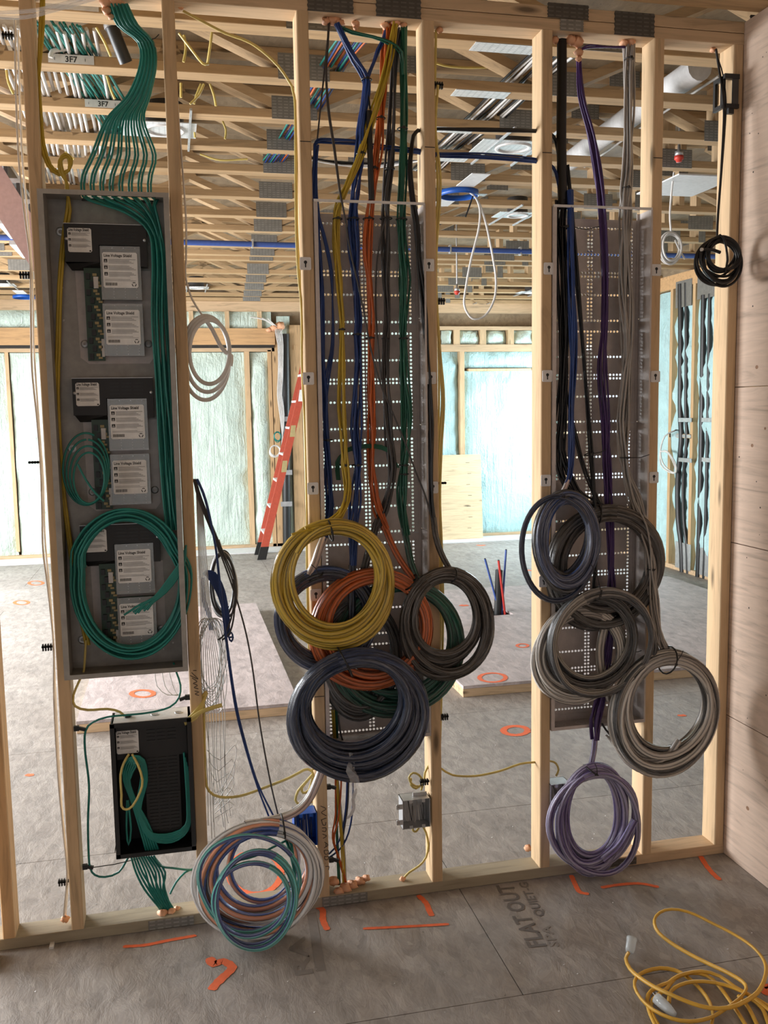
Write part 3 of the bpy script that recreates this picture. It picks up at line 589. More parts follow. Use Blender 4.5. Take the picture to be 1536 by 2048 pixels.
def coil(parent, cx, cy, rx, ry, n, r, mat, tie_deg, Y, smin=.8, seed=0, rot=0.0, wob=.03, dep=.012, smats=None, lobes=6, amp=.10, name='loop', pack=1.0, jit=.02):
    rs = random.Random(seed); c = P(cx, cy, Y); ax = np.linalg.norm(P(cx+rx, cy, Y)-c)-r; az = np.linalg.norm(P(cx, cy-ry, Y)-c)-r
    ta = math.radians(tie_deg); cr, sr = math.cos(rot), math.sin(rot); out = []
    T = np.array([ax*math.cos(ta), az*math.sin(ta)])
    for k in range(n):
        s = 1-(1-smin)*(k/(max(1, n-1)))**1.0; s *= 1+rs.uniform(-jit, jit); cc = T*(1-s)+np.array([rs.uniform(-1, 1)*jit*ax, rs.uniform(-1, 1)*jit*az])
        p1, p2 = rs.uniform(0, 6.28), rs.uniform(0, 6.28); yk = (-(k % 3)+1)*dep+rs.uniform(-.3, .3)*dep; pk = ((k*2.4) % 3-1.5)*r*.75*pack
        pts = []; m = 44
        for i in range(m):
            th = ta+i*2*math.pi/m; w = (1-math.cos(th-ta))/2
            rad = s*(1+wob*(math.sin(2*th+p1)+.6*math.sin(3*th+p2))*(0.25+w))-(1-w)*0
            e = np.array([ax*math.cos(th), az*math.sin(th)]); en = e/np.linalg.norm(e)
            q = cc+e*rad+en*pk*(1-w)
            pts.append((c[0]+q[0]*cr-q[1]*sr, c[1]+yk*(.5+.8*w), c[2]+q[0]*sr+q[1]*cr))
        mm = smats[k % len(smats)] if smats else mat
        out.append(obj(name, MB().tube(pts, r, 16 if lobes else 8, True, lobes, amp, rs.uniform(1, 4)*rs.choice((-1, 1))), M[mm], parent))
    return out
def rope(parent, ctrl, r, mat, name='wrapped_lead', lobes=6, amp=.1): 
    p = smooth_path([P(x, y, Y) for x, y, Y in ctrl], .015); return obj(name, MB().tube(p, r, 16, False, lobes, amp, 4.0), M[mat], parent)

# ---- teal cables feeding the cabinet
tt = thing('teal_cable_bundle', P(290, 80, -.02), 'thick sheaf of teal cables dropping from the ceiling into the grey cabinet', 'cables')
for k in range(16):
    g = k//2; xe = 163+g*19+(k % 2)*6; o = (k-7.5)/7.5; yo = .03+.025*math.sin(k*2.1)
    pts = [P(236+o*18, 8, yo), P(255+o*20, 50, yo-.005*(k % 3)), P(291+o*15, 84, yo), P(293+o*16+3, 130, yo-.01*(k % 3)), P(278+o*22, 190, yo), P(250+o*38, 240, yo-.008*(k % 2)), P(xe+20-g*1.5, 310, .03), P(xe+2, 350, .035), P(xe, 384, .035), P(xe+14, 400, .03+.004*(k % 4)), P(250+k*4, 425-g*2+(k % 3)*2, .02+.003*(k % 5)), P(296+k*1.6, 455+(7-g)*1.0, .02+.003*(k % 5)), P(305+k*1.7, 520, .01+.004*(k % 6)), P(304+k*1.9+4*math.sin(k), 640, .005+.005*(k % 6)), P(312+k*1.9+4*math.sin(k*2), 760, .01+.004*(k % 6)), P(318+k*2.0, 880, .01+.004*(k % 6)), P(325+k*2.0+3*math.sin(k*3), 980, .005+.005*(k % 5)), P(333+k*1.9, 1060, 0+.005*(k % 5))]
    cable(tt, pts, .0037, 'teal')
tie(tt, 292, 84, .03, 17, -25, (20, 22))
tr = thing('teal_cable_ring', P(250, 1320, 0), 'big oval ring of teal cables around the bottom dimmer module', 'cable coil')
rs = random.Random(5)
for k in range(15):
    f = (k/14); pts = []
    off = 26*f; y0 = -.012+.014*(k % 4)
    for i in range(30):
        th = math.radians(60+k*7+i*(395/29)+rs.uniform(-1, 1)); w = 1+.012*math.sin(3*th+k)
        pts.append(P(252+(121-off)*w*math.cos(th)*(1 if math.cos(th) < 0 else 1.0)-(8 if math.sin(th) > .3 else 0)+10, 1166-(150-off*.95)*w*math.sin(th), y0))
    cable(tr, pts[: 30-(k % 4)], .0037, 'teal')
for k in range(7):
    a = 318-k*6; b = 1200+k*2
    cable(tr, [P(372-k*2, 1090+k*6, -.02), P(368-k*4, 1130+k*3, -.022), P(345-k*6, 1170+k*4, -.025), P(a, b-4, -.028), P(a-(18 if k % 3 else 34), b+18, -.028)], .0037, 'teal')
ts = thing('teal_cable_coil', P(172, 1020, 0), 'small loose teal cable coil at the left inside the cabinet', 'cable coil')
for k in range(4):
    pts = [P(172+(46-k*5)*math.cos(t)+k*2, 938-(72-k*7)*math.sin(t)+k*6, .012-.006*k) for t in np.linspace(1.2+k*.4, 7.3+k*.5, 26)]; cable(ts, pts, .0036, 'teal')
cable(ts, [P(155, 928, -.012), P(172, 960, -.012), P(190, 985, -.012), P(208, 1002, -.01)], .0036, 'teal')
yr = thing('yellow_power_cable', P(165, 1350, .02), 'yellow sheathed cable looped above and run down inside the left of the cabinet', 'cable')
for o in (0, 1):
    d = o*6
    cable(yr, [P(84+d*.6, -20, .05), P(80+d, 60, .045), P(77+d*.3, 140, .04), P(73+d, 180, .035), P(78+d, 250, .03), P(82+d, 290, .03), P(95+d, 330, .03), P(118, 350-d, .03), P(138, 340, .028), P(143-d, 318, .025), P(130, 308+d, .022), P(119+d*.5, 322, .02), P(120+d, 345, .024), P(132, 362, .03), P(136-d*.4, 384, .036), P(134+d, 420, .045), P(126+d, 470, .05), P(118+d*.8, 560, .05), P(114+d*.8, 680, .05), P(112+d*.8, 800, .05), P(120+d*.6, 930, .05), P(129+d*.6, 1020, .05), P(150+d, 1180, .045), P(172+d, 1290, .03)], .0052, 'yellow', flat=(.65, 1))
cable(yr, [P(172, 1280, .03), P(168, 1338, .03), P(164, 1350, .03), P(147, 1390, .03), P(150, 1412, .03), P(175, 1420, .03), P(215, 1418, .03), P(240, 1424, .03), P(253, 1437, .03)], .0042, 'romex')

# ================================================================== LOWER BLACK BOX
lb = thing('wiring_box', (.345, .0, .28), 'black open-front wiring box hung on a stud below the grey cabinet', 'junction box')
bx0, bx1, bz0, bz1, by0, by1 = .2165, .466, .281, .727, -.035, .085
obj('back_panel', MB().box(bx0, bx1, by1-.002, by1, bz0, bz1), M['blackmetal'], lb)
for a in ((bx0, bx0+.008, by0, by1, bz0, bz1), (bx1-.008, bx1, by0, by1, bz0, bz1)): obj('side_panel', MB().box(*a, .001), M['blackmetal'], lb)
obj('bottom_panel', MB().box(bx0, bx1, by0, by1, bz0, bz0+.006), M['blackmetal'], lb)
obj('top_panel', MB().box(bx0+.004, bx1, by0+.01, by1, bz1-.002, bz1), M['white_metal'], lb, label='bare white metal top with round knockouts')
obj('front_frame', MB().box(bx0-.002, bx1+.002, by0-.003, by0, bz1-.012, bz1+.002).box(bx0-.002, bx0+.012, by0-.003, by0, bz0, bz1).box(bx1-.012, bx1+.002, by0-.003, by0, bz0, bz1).box(bx0-.002, bx1+.002, by0-.003, by0, bz0-.002, bz0+.012), M['blackmetal'], lb)
for x in (.268, .352, .428): obj('knockout', MB().lathe([(.006, 0), (.011, .002), (.012, 0)] if x != .268 else [(.006, .006), (.011, .006), (.013, 0)], (x, .03, bz1+.0006), 'z', 14), M['black'] if x == .268 else M['steel'], lb)
inn = obj('inner_cover', MB().box(bx0+.014, bx1-.014, -.008, -.006, bz1-.128, bz1-.014).box(.316, .425, -.008, -.006, .335, bz1-.128), M['blackmetal'], lb)
lv = MB()
for i in range(3):
    for k in range(22): lv.box(.325+i*.033, .352+i*.033, -.0105, -.008, .345+k*.0117, .350+k*.0117)
    for k in range(4): lv.box(.325+i*.033, .352+i*.033, -.0105, -.008, .65+k*.0117, .655+k*.0117)
obj('louvres', lv, M['black'], inn)['kind'] = 'stuff'; obj('inner_joint', MB().box(.316, .425, -.0115, -.008, .473, .477), M['black'], inn)
label_sheet(lb, .2305, .300, .618, .694, -.0090, False)
lc = thing('teal_cable_loop', P(330, 1700, -.01), 'teal cable slack looped inside the black wiring box', 'cable coil')
for k in range(6):
    o = k*4.8
    pts = [P(292+k*5, 1700, -.015), P(288+k*4-10, 1650, -.018), P(262+o*.4, 1600, -.02), P(247+o*.5, 1560, -.02), P(248+o, 1528+k, -.022), P(268, 1512+k*3, -.024), P(288-o*.2, 1520+k*2, -.024), P(294-o*.5, 1560, -.022), P(282-o*.3, 1610, -.02), P(282+o*.3, 1650-k, -.02), P(305, 1680-k*2.6, -.022), P(345, 1684-k*3.5, -.02), P(376-o*.2, 1660-k*2, -.018), P(384-o*.4, 1610, -.014), P(380-o*.5, 1550-k*9, -.012)]
    cable(lc, pts, .0036, 'teal')
cable(lc, [P(254, 1600, -.02), P(253, 1660, -.02), P(257, 1690, -.02), P(262, 1660, -.02), P(256, 1600, -.02)], .0036, 'teal')
yl = thing('yellow_cable_loop', P(255, 1620, -.03), 'yellow cable loop hanging inside the black wiring box', 'cable')
cable(yl, [P(258, 1508, -.022), P(248, 1525, -.03), P(241, 1550, -.034), P(243, 1590, -.036), P(243, 1612, -.036), P(252, 1619, -.036), P(265, 1612, -.036), P(280, 1585, -.036), P(285, 1560, -.036), P(276, 1530, -.034), P(264, 1508, -.022)], .0042, 'romex', flat=(.65, 1))
td = thing('teal_cable_drop', P(330, 1820, .04), 'teal cables fanning from the black box down into the floor plate', 'cables')
for k in range(10):
    a = 262+k*5; cable(td, [P(a, 1712, -.0+.006*k), P(a+10+k*1.5, 1745, .02), P(290+k*4+(k % 3)*4, 1780, .03), P(318+k*3, 1815, .04), P(322+k*3, 1826, .045)], .0036, 'teal')
cable(td, [P(308, 1712, .0), P(322, 1732, .02), P(345, 1736, .04), P(385, 1740, .07), P(420, 1735, .1)], .0036, 'teal'); cable(td, [P(340, 1788, .035), P(352, 1765, .045), P(370, 1745, .06), P(386, 1738, .07)], .0036, 'teal')
tl = thing('teal_patch_cable', P(175, 1600, .03), 'single teal cable looping down beside the leftmost studs from the cabinet', 'cable')
cable(tl, [P(347, 1325, .04), P(353, 1345, .04), P(361, 1370, .04), P(358, 1395, .03), P(340, 1414, .02), P(300, 1425, .01), P(255, 1430, .0), P(215, 1434, .0), P(185, 1445, .01), P(171, 1462, .02), P(170, 1500, .02), P(178, 1570, .02), P(176, 1640, .02), P(177, 1700, .02), P(180, 1735, .02), P(190, 1750, .02), P(210, 1754, .02), P(238, 1744, .02), P(258, 1712, .02)], .0036, 'teal')
def standoff(px, py, lab, side=1, tail=None):
    t = thing('cable_standoff', P(px, py, .02), lab, 'cable clip', 'black standoff clips'); c = P(px, py, .02); s = side
    obj('body', MB().box(min(c[0], c[0]+s*.016), max(c[0], c[0]+s*.016), .014, .026, c[2]-.008, c[2]+.008), M['black'], t)
    obj('arm', MB().beam(c+np.array([s*.014, 0, 0]), c+np.array([s*.034, -.002, -.006]), .010, .010), M['black'], t)
    if tail: obj('tail', MB().tube([c+np.array([s*.03, -.002, -.005]), c+np.array([s*.10, -.004, -.002]), c+np.array([s*.18, -.004, .008])], .0016, 5), M['tie'], t)
    return t
standoff(148, 1457, 'black standoff clip holding the teal cable beside the black box top'); standoff(165, 1734, 'black standoff clip with a long tie tail below the black box', 1, True); standoff(380, 1394, 'black standoff clip on the stud under the grey cabinet', -1)

# ================================================================== PERFORATED ENCLOSURES
PIT = .0127
def perforated(x0, z_top, nx, nz, holes, y):
    mb = MB(); r = .0043
    oc = [(math.cos(k*math.pi/4+math.pi/4), math.sin(k*math.pi/4+math.pi/4)) for k in range(8)]
    ou = [(.5, .5), (0, .5), (-.5, .5), (-.5, 0), (-.5, -.5), (0, -.5), (.5, -.5), (.5, 0)]
    V = []; Fc = []
    for k in range(nz):
        i = 0
        while i < nx:
            zt = z_top-k*PIT
            if (i, k) in holes:
                cx, cz = x0+(i+.5)*PIT, zt-.5*PIT; b = len(V)
                V += [(cx+a*PIT, y, cz+c*PIT) for a, c in ou]+[(cx+r*a, y, cz+r*c) for a, c in oc]+[(cx+r*a, y+.0018, cz+r*c) for a, c in oc]
                for q in range(8): q2 = (q+1) % 8; Fc.append((b+q, b+q2, b+8+q2, b+8+q)); Fc.append((b+8+q, b+8+q2, b+16+q2, b+16+q))
                i += 1
            else:
                j = i
                while j < nx and (j, k) not in holes: j += 1
                b = len(V); V += [(x0+i*PIT, y, zt-PIT), (x0+j*PIT, y, zt-PIT), (x0+j*PIT, y, zt), (x0+i*PIT, y, zt)]; Fc.append((b, b+1, b+2, b+3)); i = j
    mb.add(V, Fc); return mb
def enclosure(x0, x1, z0, z1, label, tabs):
    t = thing('wiring_enclosure', ((x0+x1)/2, 0, z0), label, 'enclosure'); w = x1-x0; yb = .084; yf = -.006
    nx = 27; nsec = 5; top = z1-.022; k = PIT
    ox = x0+(w-nx*PIT)/2
    for s in range(nsec):
        hs = set()
        for rr in (2, 9, 14, 15, 20, 27 if s < 4 else 26):
            for i in range(1, 26): hs.add((i, rr if rr < 28 else 27))
        for cc in (1, 12, 13, 25):
            for rr in range(2, 27): hs.add((cc, rr))
        hs.discard((0, 0)); nz = 28
        obj('back_panel', perforated(ox, top-s*28*PIT-.001*0, nx, nz, hs, yb-(.0006 if s % 2 else 0)), M['enc'], t)
        zt = top-s*28*PIT
        if s: obj('panel_seam', MB().box(ox, ox+nx*PIT, yb-.0022, yb-.0008, zt-.0012, zt+.0012), M['steel'], t)
    zb = top-nsec*28*PIT; zb = min(zb, z0+.03)
    for (a, b) in ((x0, x0+.0016), (x1-.0016, x1)):
        for s in range(nsec): obj('side_panel', MB().box(a, b, yf, yb, max(z0, z1-.0-(s+1)*(z1-z0)/nsec)+.0006, z1-s*(z1-z0)/nsec-.0006), M['enc'], t)
    obj('side_lip', MB().box(x0, x0+.012, yf-.0015, yf, z0, z1), M['enc'], t); obj('side_lip', MB().box(x1-.004, x1+.002, yf-.0015, yf, z0, z1), M['enc'], t)
    obj('corner_strip', MB().box(x0+.0016, ox, yb-.002, yb, z0, z1), M['enc'], t); obj('corner_strip', MB().box(ox+nx*PIT, x1-.0016, yb-.002, yb, z0, z1), M['enc'], t)
    obj('bottom_strip', MB().box(x0, x1, yb-.002, yb, z0, zb), M['enc'], t)
    obj('top_rail', MB().box(x0, x1, yf-.002, yf+.004, z1-.004, z1+.004), M['white_metal'], t)
    bp = obj('bottom_panel', MB().box(x0, x1, yf, yb, z0, z0+.0016), M['enc'], t)
    obj('bottom_lip', MB().box(x0, x1, yf-.0016, yf, z0, z0+.012), M['enc'], t)
    for i in range(4):
        c = (x0+.055+i*.082, .042, z0+.0022)
        obj('knockout', MB().lathe([(.0085, 0), (.0095, .0008), (.0105, 0)], c, 'z', 18).lathe([(.0185, 0), (.0195, .0008), (.0205, 0)], c, 'z', 22), M['white_metal'], bp)
    for (px, py, side) in tabs:
        q = P(px, py, -.003); tb = obj('mounting_tab', MB().prism([(q[0]-.018, -.003, q[2]-.017), (q[0]-.015, -.003, q[2]-.020), (q[0]+.015, -.003, q[2]-.020), (q[0]+.018, -.003, q[2]-.017), (q[0]+.018, -.003, q[2]+.017), (q[0]+.015, -.003, q[2]+.020), (q[0]-.015, -.003, q[2]+.020), (q[0]-.018, -.003, q[2]+.017)], (0, .0022, 0)), M['white_metal'], t)
        obj('keyhole', MB().disc((q[0], -.0035, q[2]+.004), .0055, 'y', 12).quad((q[0]-.002, -.0035, q[2]-.012), (q[0]+.002, -.0035, q[2]-.012), (q[0]+.002, -.0035, q[2]), (q[0]-.002, -.0035, q[2])), M['ink'], tb)
    return t
enclosure(.9135, 1.278, .578, 2.370, 'perforated grey wiring enclosure with blue, yellow, orange and green bundles', [(611, 527, 0), (617, 757, 0), (626, 977, 0), (632, 1190, 0), (858, 530, 0), (862, 756, 0), (866, 975, 0)])
enclosure(1.7265, 2.091, .552, 2.378, 'perforated grey wiring enclosure with black, purple and grey bundles', [(1098, 537, 0), (1095, 752, 0), (1092, 961, 0), (1088, 1163, 0), (1313, 540, 0), (1311, 753, 0), (1308, 955, 0)])

# ================================================================== BUNDLES IN THE MIDDLE ENCLOSURE
R = .0031
def B(name, label, base): return thing(name, P(*base), label, 'cable bundle')
b = B('yellow_cable_bundle', 'bundle of yellow cables ending in a large film-wrapped yellow coil', (672, 1310, -.04))
strands(b, [(788, 46, .035, 8), (778, 110, .03, 9), (764, 175, .02, 9), (745, 235, .01, 9), (722, 305, .005, 9), (698, 365, .005, 8), (680, 405, .01, 8), (672, 440, .02, 8), (674, 500, .025, 9), (679, 560, .025, 8), (683, 640, .02, 6), (684, 660, .02, 5), (684, 740, .02, 8), (682, 820, .02, 10), (687, 880, .01, 10), (690, 930, 0, 9), (694, 965, -.01, 8), (692, 1000, -.025, 8), (680, 1030, -.045, 8), (655, 1048, -.06, 7)], 7, .0038, 'yellow', 1)
for (x, y, w) in ((675, 438, 9), (684, 659, 6), (722, 308, 9), (690, 930, 10)): tie(b, x, y, .012, w, 0)
coil(b, 676, 1152, 100, 112, 1, .0095, 'wyellow', 150, -.125, 1, 4, wob=.02)
coil(b, 672, 1175, 123, 132, 8, .0135, 'wyellow', 118, -.085, .82, 3, wob=.015, dep=.013, lobes=7, amp=.13)
cable(b, [P(650, 1066, -.105), P(620, 1060, -.11), P(583, 1069, -.12)], .004, 'yellow'); cable(b, [P(660, 1050, -.10), P(640, 1048, -.11), P(610, 1056, -.12)], .0045, 'yellow')
tie(b, 660, 1061, -.085, 21, 100, None, dep=.045)

b = B('blue_cable_bundle', 'blue cable bundle joining in a fork and ending in the large dark blue coil', (720, 1565, -.06))
strands(b, [(673, 48, .03, 6), (690, 85, .025, 6), (710, 120, .02, 7), (732, 156, .015, 8), (731, 185, .015, 10), (722, 260, .02, 9), (718, 330, .025, 10), (710, 385, .03, 12), (706, 440, .03, 12), (708, 500, .035, 12), (711, 560, .035, 10), (716, 640, .03, 9), (715, 670, .03, 7), (716, 720, .03, 10), (713, 790, .025, 13), (711, 860, .02, 13), (714, 910, .01, 10), (714, 940, .005, 8), (710, 1000, 0, 13), (706, 1060, -.015, 12), (705, 1130, -.025, 8)], 9, .0038, 'blue', 2)
strands(b, [(774, 52, .04, 4), (766, 80, .035, 4), (757, 100, .03, 4), (748, 125, .022, 4), (734, 158, .014, 4), (728, 200, .014, 5), (722, 262, .02, 5)], 4, R, 'blue', 4)
rope(b, [(705, 1130, -.025), (704, 1170, -.03), (703, 1230, -.035), (700, 1290, -.05), (690, 1330, -.07)], .0125, 'wblue')
for (x, y, w) in ((733, 160, 10), (706, 438, 12), (714, 669, 9), (714, 930, 11)): tie(b, x, y, .012, w, 0)
coil(b, 721, 1434, 141, 133, 10, .0165, 'wblue', 108, -.105, .77, 7, wob=.012, dep=.016, lobes=7, amp=.12)
tie(b, 690, 1324, -.11, 32, 115, None, dep=.055)
fl = MB(); pts = []
for i in range(9):
    t = i/8; a = P(700+t*12+math.sin(i*1.7)*4, 1505+t*100, -.15+.01*math.sin(i)); w = (.005+.011*math.sin(t*3.1))*(1 if i < 8 else .3); pts.append((a+np.array([-w, 0, 0]), a+np.array([w*.3, -.012*math.cos(i*2), .004]), a+np.array([w, .006, 0])))
for i in range(8):
    for j in range(2): fl.add([pts[i][j], pts[i][j+1], pts[i+1][j+1], pts[i+1][j]], [(0, 1, 2, 3)])
obj('film_tail', fl, M['film'], b)

b = B('blue_side_bundle', 'blue cables left in the middle enclosure ending in a coil behind the yellow one', (600, 1350, -.02))
strands(b, [(632, 290, .045, 5), (630, 330, .035, 6), (628, 390, .03, 7), (632, 430, .035, 7), (636, 490, .04, 7), (641, 560, .045, 6), (642, 640, .045, 7), (645, 740, .045, 7), (649, 800, .04, 7), (650, 850, .04, 8), (655, 905, .035, 8), (656, 960, .03, 9), (660, 1010, .02, 8), (656, 1050, .0, 7), (648, 1080, -.01, 7)], 7, .0038, 'blue', 6)
for k in range(3): cable(b, [P(634+k, 425, .03), P(648+k*2, 480, .03), P(660+k*2, 540, .03), (P(665, 600, .035)), P(667-k*2, 690, .035), P(658-k*4, 760, .035), P(652, 810, .04)], R, 'blue')
rope(b, [(648, 1075, -.01), (640, 1095, -.02), (630, 1125, -.03), (618, 1150, -.035)], .0125, 'wclear')
coil(b, 655, 1243, 104, 106, 5, .0140, 'wblue2', 115, -.03, .86, 12, wob=.02, dep=.012, smats=['wblue', 'wblue2'])
tie(b, 632, 1152, -.035, 16, 30, (115, 32), dep=.04); tie(b, 655, 880, .035, 10)

b = B('orange_cable_bundle', 'bundle of orange cables ending in a film-wrapped orange coil', (735, 1380, -.03))
strands(b, [(775, 48, .045, 8), (771, 110, .04, 9), (766, 180, .035, 9), (761, 235, .03, 7), (757, 300, .025, 9), (747, 370, .02, 10), (738, 430, .025, 10), (735, 500, .03, 10), (739, 560, .03, 10), (742, 630, .03, 9), (742, 677, .03, 7), (742, 730, .03, 9), (742, 800, .03, 10), (744, 860, .025, 10), (742, 920, .02, 9), (745, 970, .01, 10), (755, 1020, .0, 10), (772, 1058, -.005, 9)], 8, .0038, 'orange', 3)
rope(b, [(768, 1050, -.003), (782, 1085, -.008), (800, 1120, -.014), (826, 1158, -.022)], .0105, 'worange')
for (x, y, w) in ((761, 237, 9), (737, 438, 11), (740, 676, 9), (748, 337, 8)): tie(b, x, y, .015, w)
coil(b, 742, 1262, 121, 124, 7, .0130, 'worange', 48, -.045, .82, 5, wob=.012, dep=.012, lobes=7, amp=.13)
tie(b, 820, 1165, -.045, 20, 45, (40, 18), dep=.04)

b = B('dark_grey_cable_bundle', 'bundle of dark grey cables ending in a dark coil behind the orange one', (730, 1440, .0))
strands(b, [(796, 58, .045, 9), (789, 130, .045, 9), (785, 240, .04, 9), (779, 320, .035, 10), (772, 400, .03, 12), (772, 440, .035, 12), (771, 500, .04, 10), (772, 560, .04, 10), (774, 640, .04, 8), (772, 680, .04, 7), (769, 750, .04, 10), (775, 830, .035, 12), (779, 890, .03, 10), (783, 935, .025, 10), (780, 980, .02, 10), (768, 1020, .01, 10), (752, 1052, .0, 9)], 9, .0038, 'dgrey', 8)
rope(b, [(756, 1040, .003), (744, 1080, -.003), (733, 1120, -.008), (722, 1160, -.01)], .0115, 'wdark')
for (x, y, w) in ((772, 437, 12), (771, 677, 8), (780, 338, 9)): tie(b, x, y, .02, w)
coil(b, 722, 1322, 84, 120, 4, .0130, 'wdark', 95, .0, .85, 9, wob=.02, dep=.01)
b = B('grey_crossing_cable', 'thin grey cables crossing the middle enclosure diagonally towards the brown coil', (850, 980, .0))
for k in range(2): cable(b, [P(657+k*2, 42, .04), P(655+k, 90, .03), P(652+k, 150, .02), P(656+k*2, 220, .01), P(668+k*2, 300, 0), P(679+k, 380, -.01), P(689, 430, -.012), P(700, 500, -.012), P(714, 560, -.012), P(728, 625, -.012), P(740, 690, -.012), P(760, 765, -.012), P(785, 825, -.012), P(810, 885, -.012), P(832, 945, -.014), P(850, 990, -.016), P(866, 1045, -.02)], .0030, 'dgrey')
cable(b, [P(659, 42, .05), P(654, 90, .04), P(647, 160, .035), P(640, 225, .035), P(634, 285, .045)], .003, 'dgrey')
cable(b, [P(772, 435, .01), P(760, 480, .02), P(753, 540, .02), P(752, 620, .02), P(757, 700, .02), P(762, 760, .02)], .003, 'dgrey')

b = B('green_cable_bundle', 'bundle of dark green cables ending in a wide film-wrapped green coil', (800, 1440, -.02))
strands(b, [(806, 50, .05, 8), (808, 140, .045, 8), (807, 240, .04, 9), (804, 340, .035, 10), (803, 438, .035, 10), (806, 500, .035, 13), (808, 560, .035, 13), (807, 640, .035, 9), (807, 677, .035, 8), (807, 740, .03, 10), (813, 830, .025, 14), (812, 890, .02, 10), (808, 930, .02, 9), (804, 980, .015, 12), (806, 1030, .01, 9), (812, 1070, .005, 9)], 9, .0038, 'green', 10)
for (x, y, w) in ((805, 258, 10), (803, 439, 11), (807, 677, 9), (808, 930, 10), (808, 948, 9)): tie(b, x, y, .02, w)
strands(b, [(674, 50, .03, 3), (705, 65, .025, 3), (745, 73, .02, 3), (780, 85, .015, 4), (803, 106, .02, 4), (806, 150, .025, 4)], 3, R, 'green', 14)
rope(b, [(808, 1055, .007), (814, 1085, .0), (822, 1125, -.01), (834, 1158, -.02)], .0105, 'wgreen')
coil(b, 795, 1298, 130, 138, 6, .0135, 'wgreen', 70, -.018, .84, 15, wob=.02, dep=.008)
for k in range(4): cable(b, [P(674+k*2, 960, .03), P(672+k*2, 925, .025), P(690, 905-k*2, .02), P(735, 895-k*2, .018), P(775, 903-k*2, .018), P(798-k*2, 935, .02)], .0028, 'green')

b = B('black_cable_bundle', 'black cables down the right edge of the middle enclosure ending in a brown-black wrapped coil', (905, 1370, -.03))
strands(b, [(838, 260, .05, 3), (827, 272, .045, 3), (822, 300, .035, 3), (820, 340, .025, 5), (825, 400, .015, 6), (832, 450, .01, 6), (838, 520, .01, 6), (845, 580, .01, 7), (850, 640, .01, 7), (855, 700, .01, 6), (860, 780, .0, 6), (862, 850, -.005, 6), (862, 930, -.008, 5), (864, 1000, -.012, 5), (868, 1045, -.02, 5)], 6, .0038, 'blackc', 12)
rope(b, [(867, 1035, -.018), (872, 1075, -.025), (883, 1108, -.032), (902, 1144, -.04)], .0095, 'wbrown')
coil(b, 898, 1256, 94, 117, 6, .0130, 'wbrown', 115, -.06, .74, 18, wob=.025, dep=.012, rot=.05)
tie(b, 905, 1150, -.06, 15, 70, (160, 18), dep=.04)
bs = thing('black_sleeve', P(742, 400, -.005), 'short black braided sleeve over the orange cables above the enclosure', 'cable sleeve'); obj('sleeve', MB().tube(smooth_path([P(738, 222, .005), P(740, 300, .0), P(743, 400, .005)], .02), .0095, 10), M['blackc'], bs); obj('lead', MB().tube([P(740, 218, .006), P(737, 190, .012), P(735, 165, .018)], .003, 6), M['blackc'], bs)
# horizontal runs through the studs
b = B('blue_crossing_bundle', 'dark blue cables running level through the studs between the two enclosures', (970, 315, .045))
strands(b, [(630, 290, .05, 3), (636, 283, .045, 4), (655, 281, .04, 5), (715, 285, .04, 6), (745, 293, .045, 5), (835, 302, .045, 5), (870, 309, .045, 6), (970, 313, .045, 7), (1075, 321, .045, 5), (1100, 330, .045, 4), (1112, 346, .04, 4), (1120, 380, .035, 4)], 7, R, 'blue', 22)
b = B('black_crossing_bundle', 'black cables running level through the studs near the top between the two enclosures', (970, 260, .05))
strands(b, [(836, 262, .05, 3), (870, 258, .05, 3), (960, 259, .05, 4), (1075, 262, .05, 3), (1100, 268, .05, 3), (1112, 282, .045, 3), (1118, 310, .04, 3)], 5, R, 'blackc', 23)

# ================================================================== BUNDLES IN THE RIGHT ENCLOSURE
b = B('black_sleeved_bundle', 'thick black sleeved cable trunk fanning out to a large dark coil', (1205, 1260, .0))
obj('sleeve', MB().tube(smooth_path([P(1124, 80, .045), P(1124, 150, .042), P(1123, 260, .038), P(1124, 340, .034), P(1126, 420, .03)], .02), .0165, 14, lobes=9, amp=.05), M['blackc'], b)
strands(b, [(1124, 400, .03, 15), (1122, 460, .025, 14), (1128, 560, .02, 14), (1128, 660, .02, 12), (1126, 760, .018, 12), (1120, 850, .015, 14), (1118, 900, .01, 15), (1128, 950, .0, 19), (1160, 1000, -.005, 18), (1205, 1022, -.005, 16), (1240, 1030, -.005, 15)], 14, .0038, 'blackc', 31)
strands(b, [(1134, 330, .03, 4), (1145, 430, .025, 4), (1153, 540, .02, 4), (1163, 660, .015, 4), (1174, 790, .012, 4), (1182, 900, .01, 5), (1188, 980, -.01, 6), (1194, 1080, -.03, 5), (1188, 1180, -.045, 4)], 5, R, 'blackc', 32)
strands(b, [(1114, 560, .03, 3), (1122, 680, .03, 4), (1132, 780, .025, 4), (1150, 870, .02, 6), (1172, 950, .01, 6), (1200, 1010, 0, 6)], 4, R, 'blackc', 33)
coil(b, 1208, 1140, 118, 124, 6, .0165, 'wdark', 80, -.012, .84, 35, wob=.02, dep=.012, smats=['wdark', 'wbrown'])
tie(b, 1130, 455, .02, 14, 0, (-10, 60)); tie(b, 1178, 908, .005, 10, 20, (10, 30)); tie(b, 1194, 1030, -.012, 22, 85, (95, 40), dep=.035)
b = B('blue_right_bundle', 'blue cables in the right enclosure ending in a hanging blue-grey wrapped coil', (1125, 1210, -.05))
strands(b, [(1140, 380, .01, 5), (1141, 450, .0, 6), (1143, 560, -.005, 8), (1146, 660, -.008, 8), (1146, 740, -.01, 8), (1143, 820, -.012, 8), (1143, 900, -.018, 8), (1139, 950, -.03, 6), (1134, 968, -.035, 5)], 9, .0038, 'blue', 41)
rope(b, [(1136, 960, -.033), (1130, 975, -.04), (1121, 992, -.05)], .008, 'wclear')
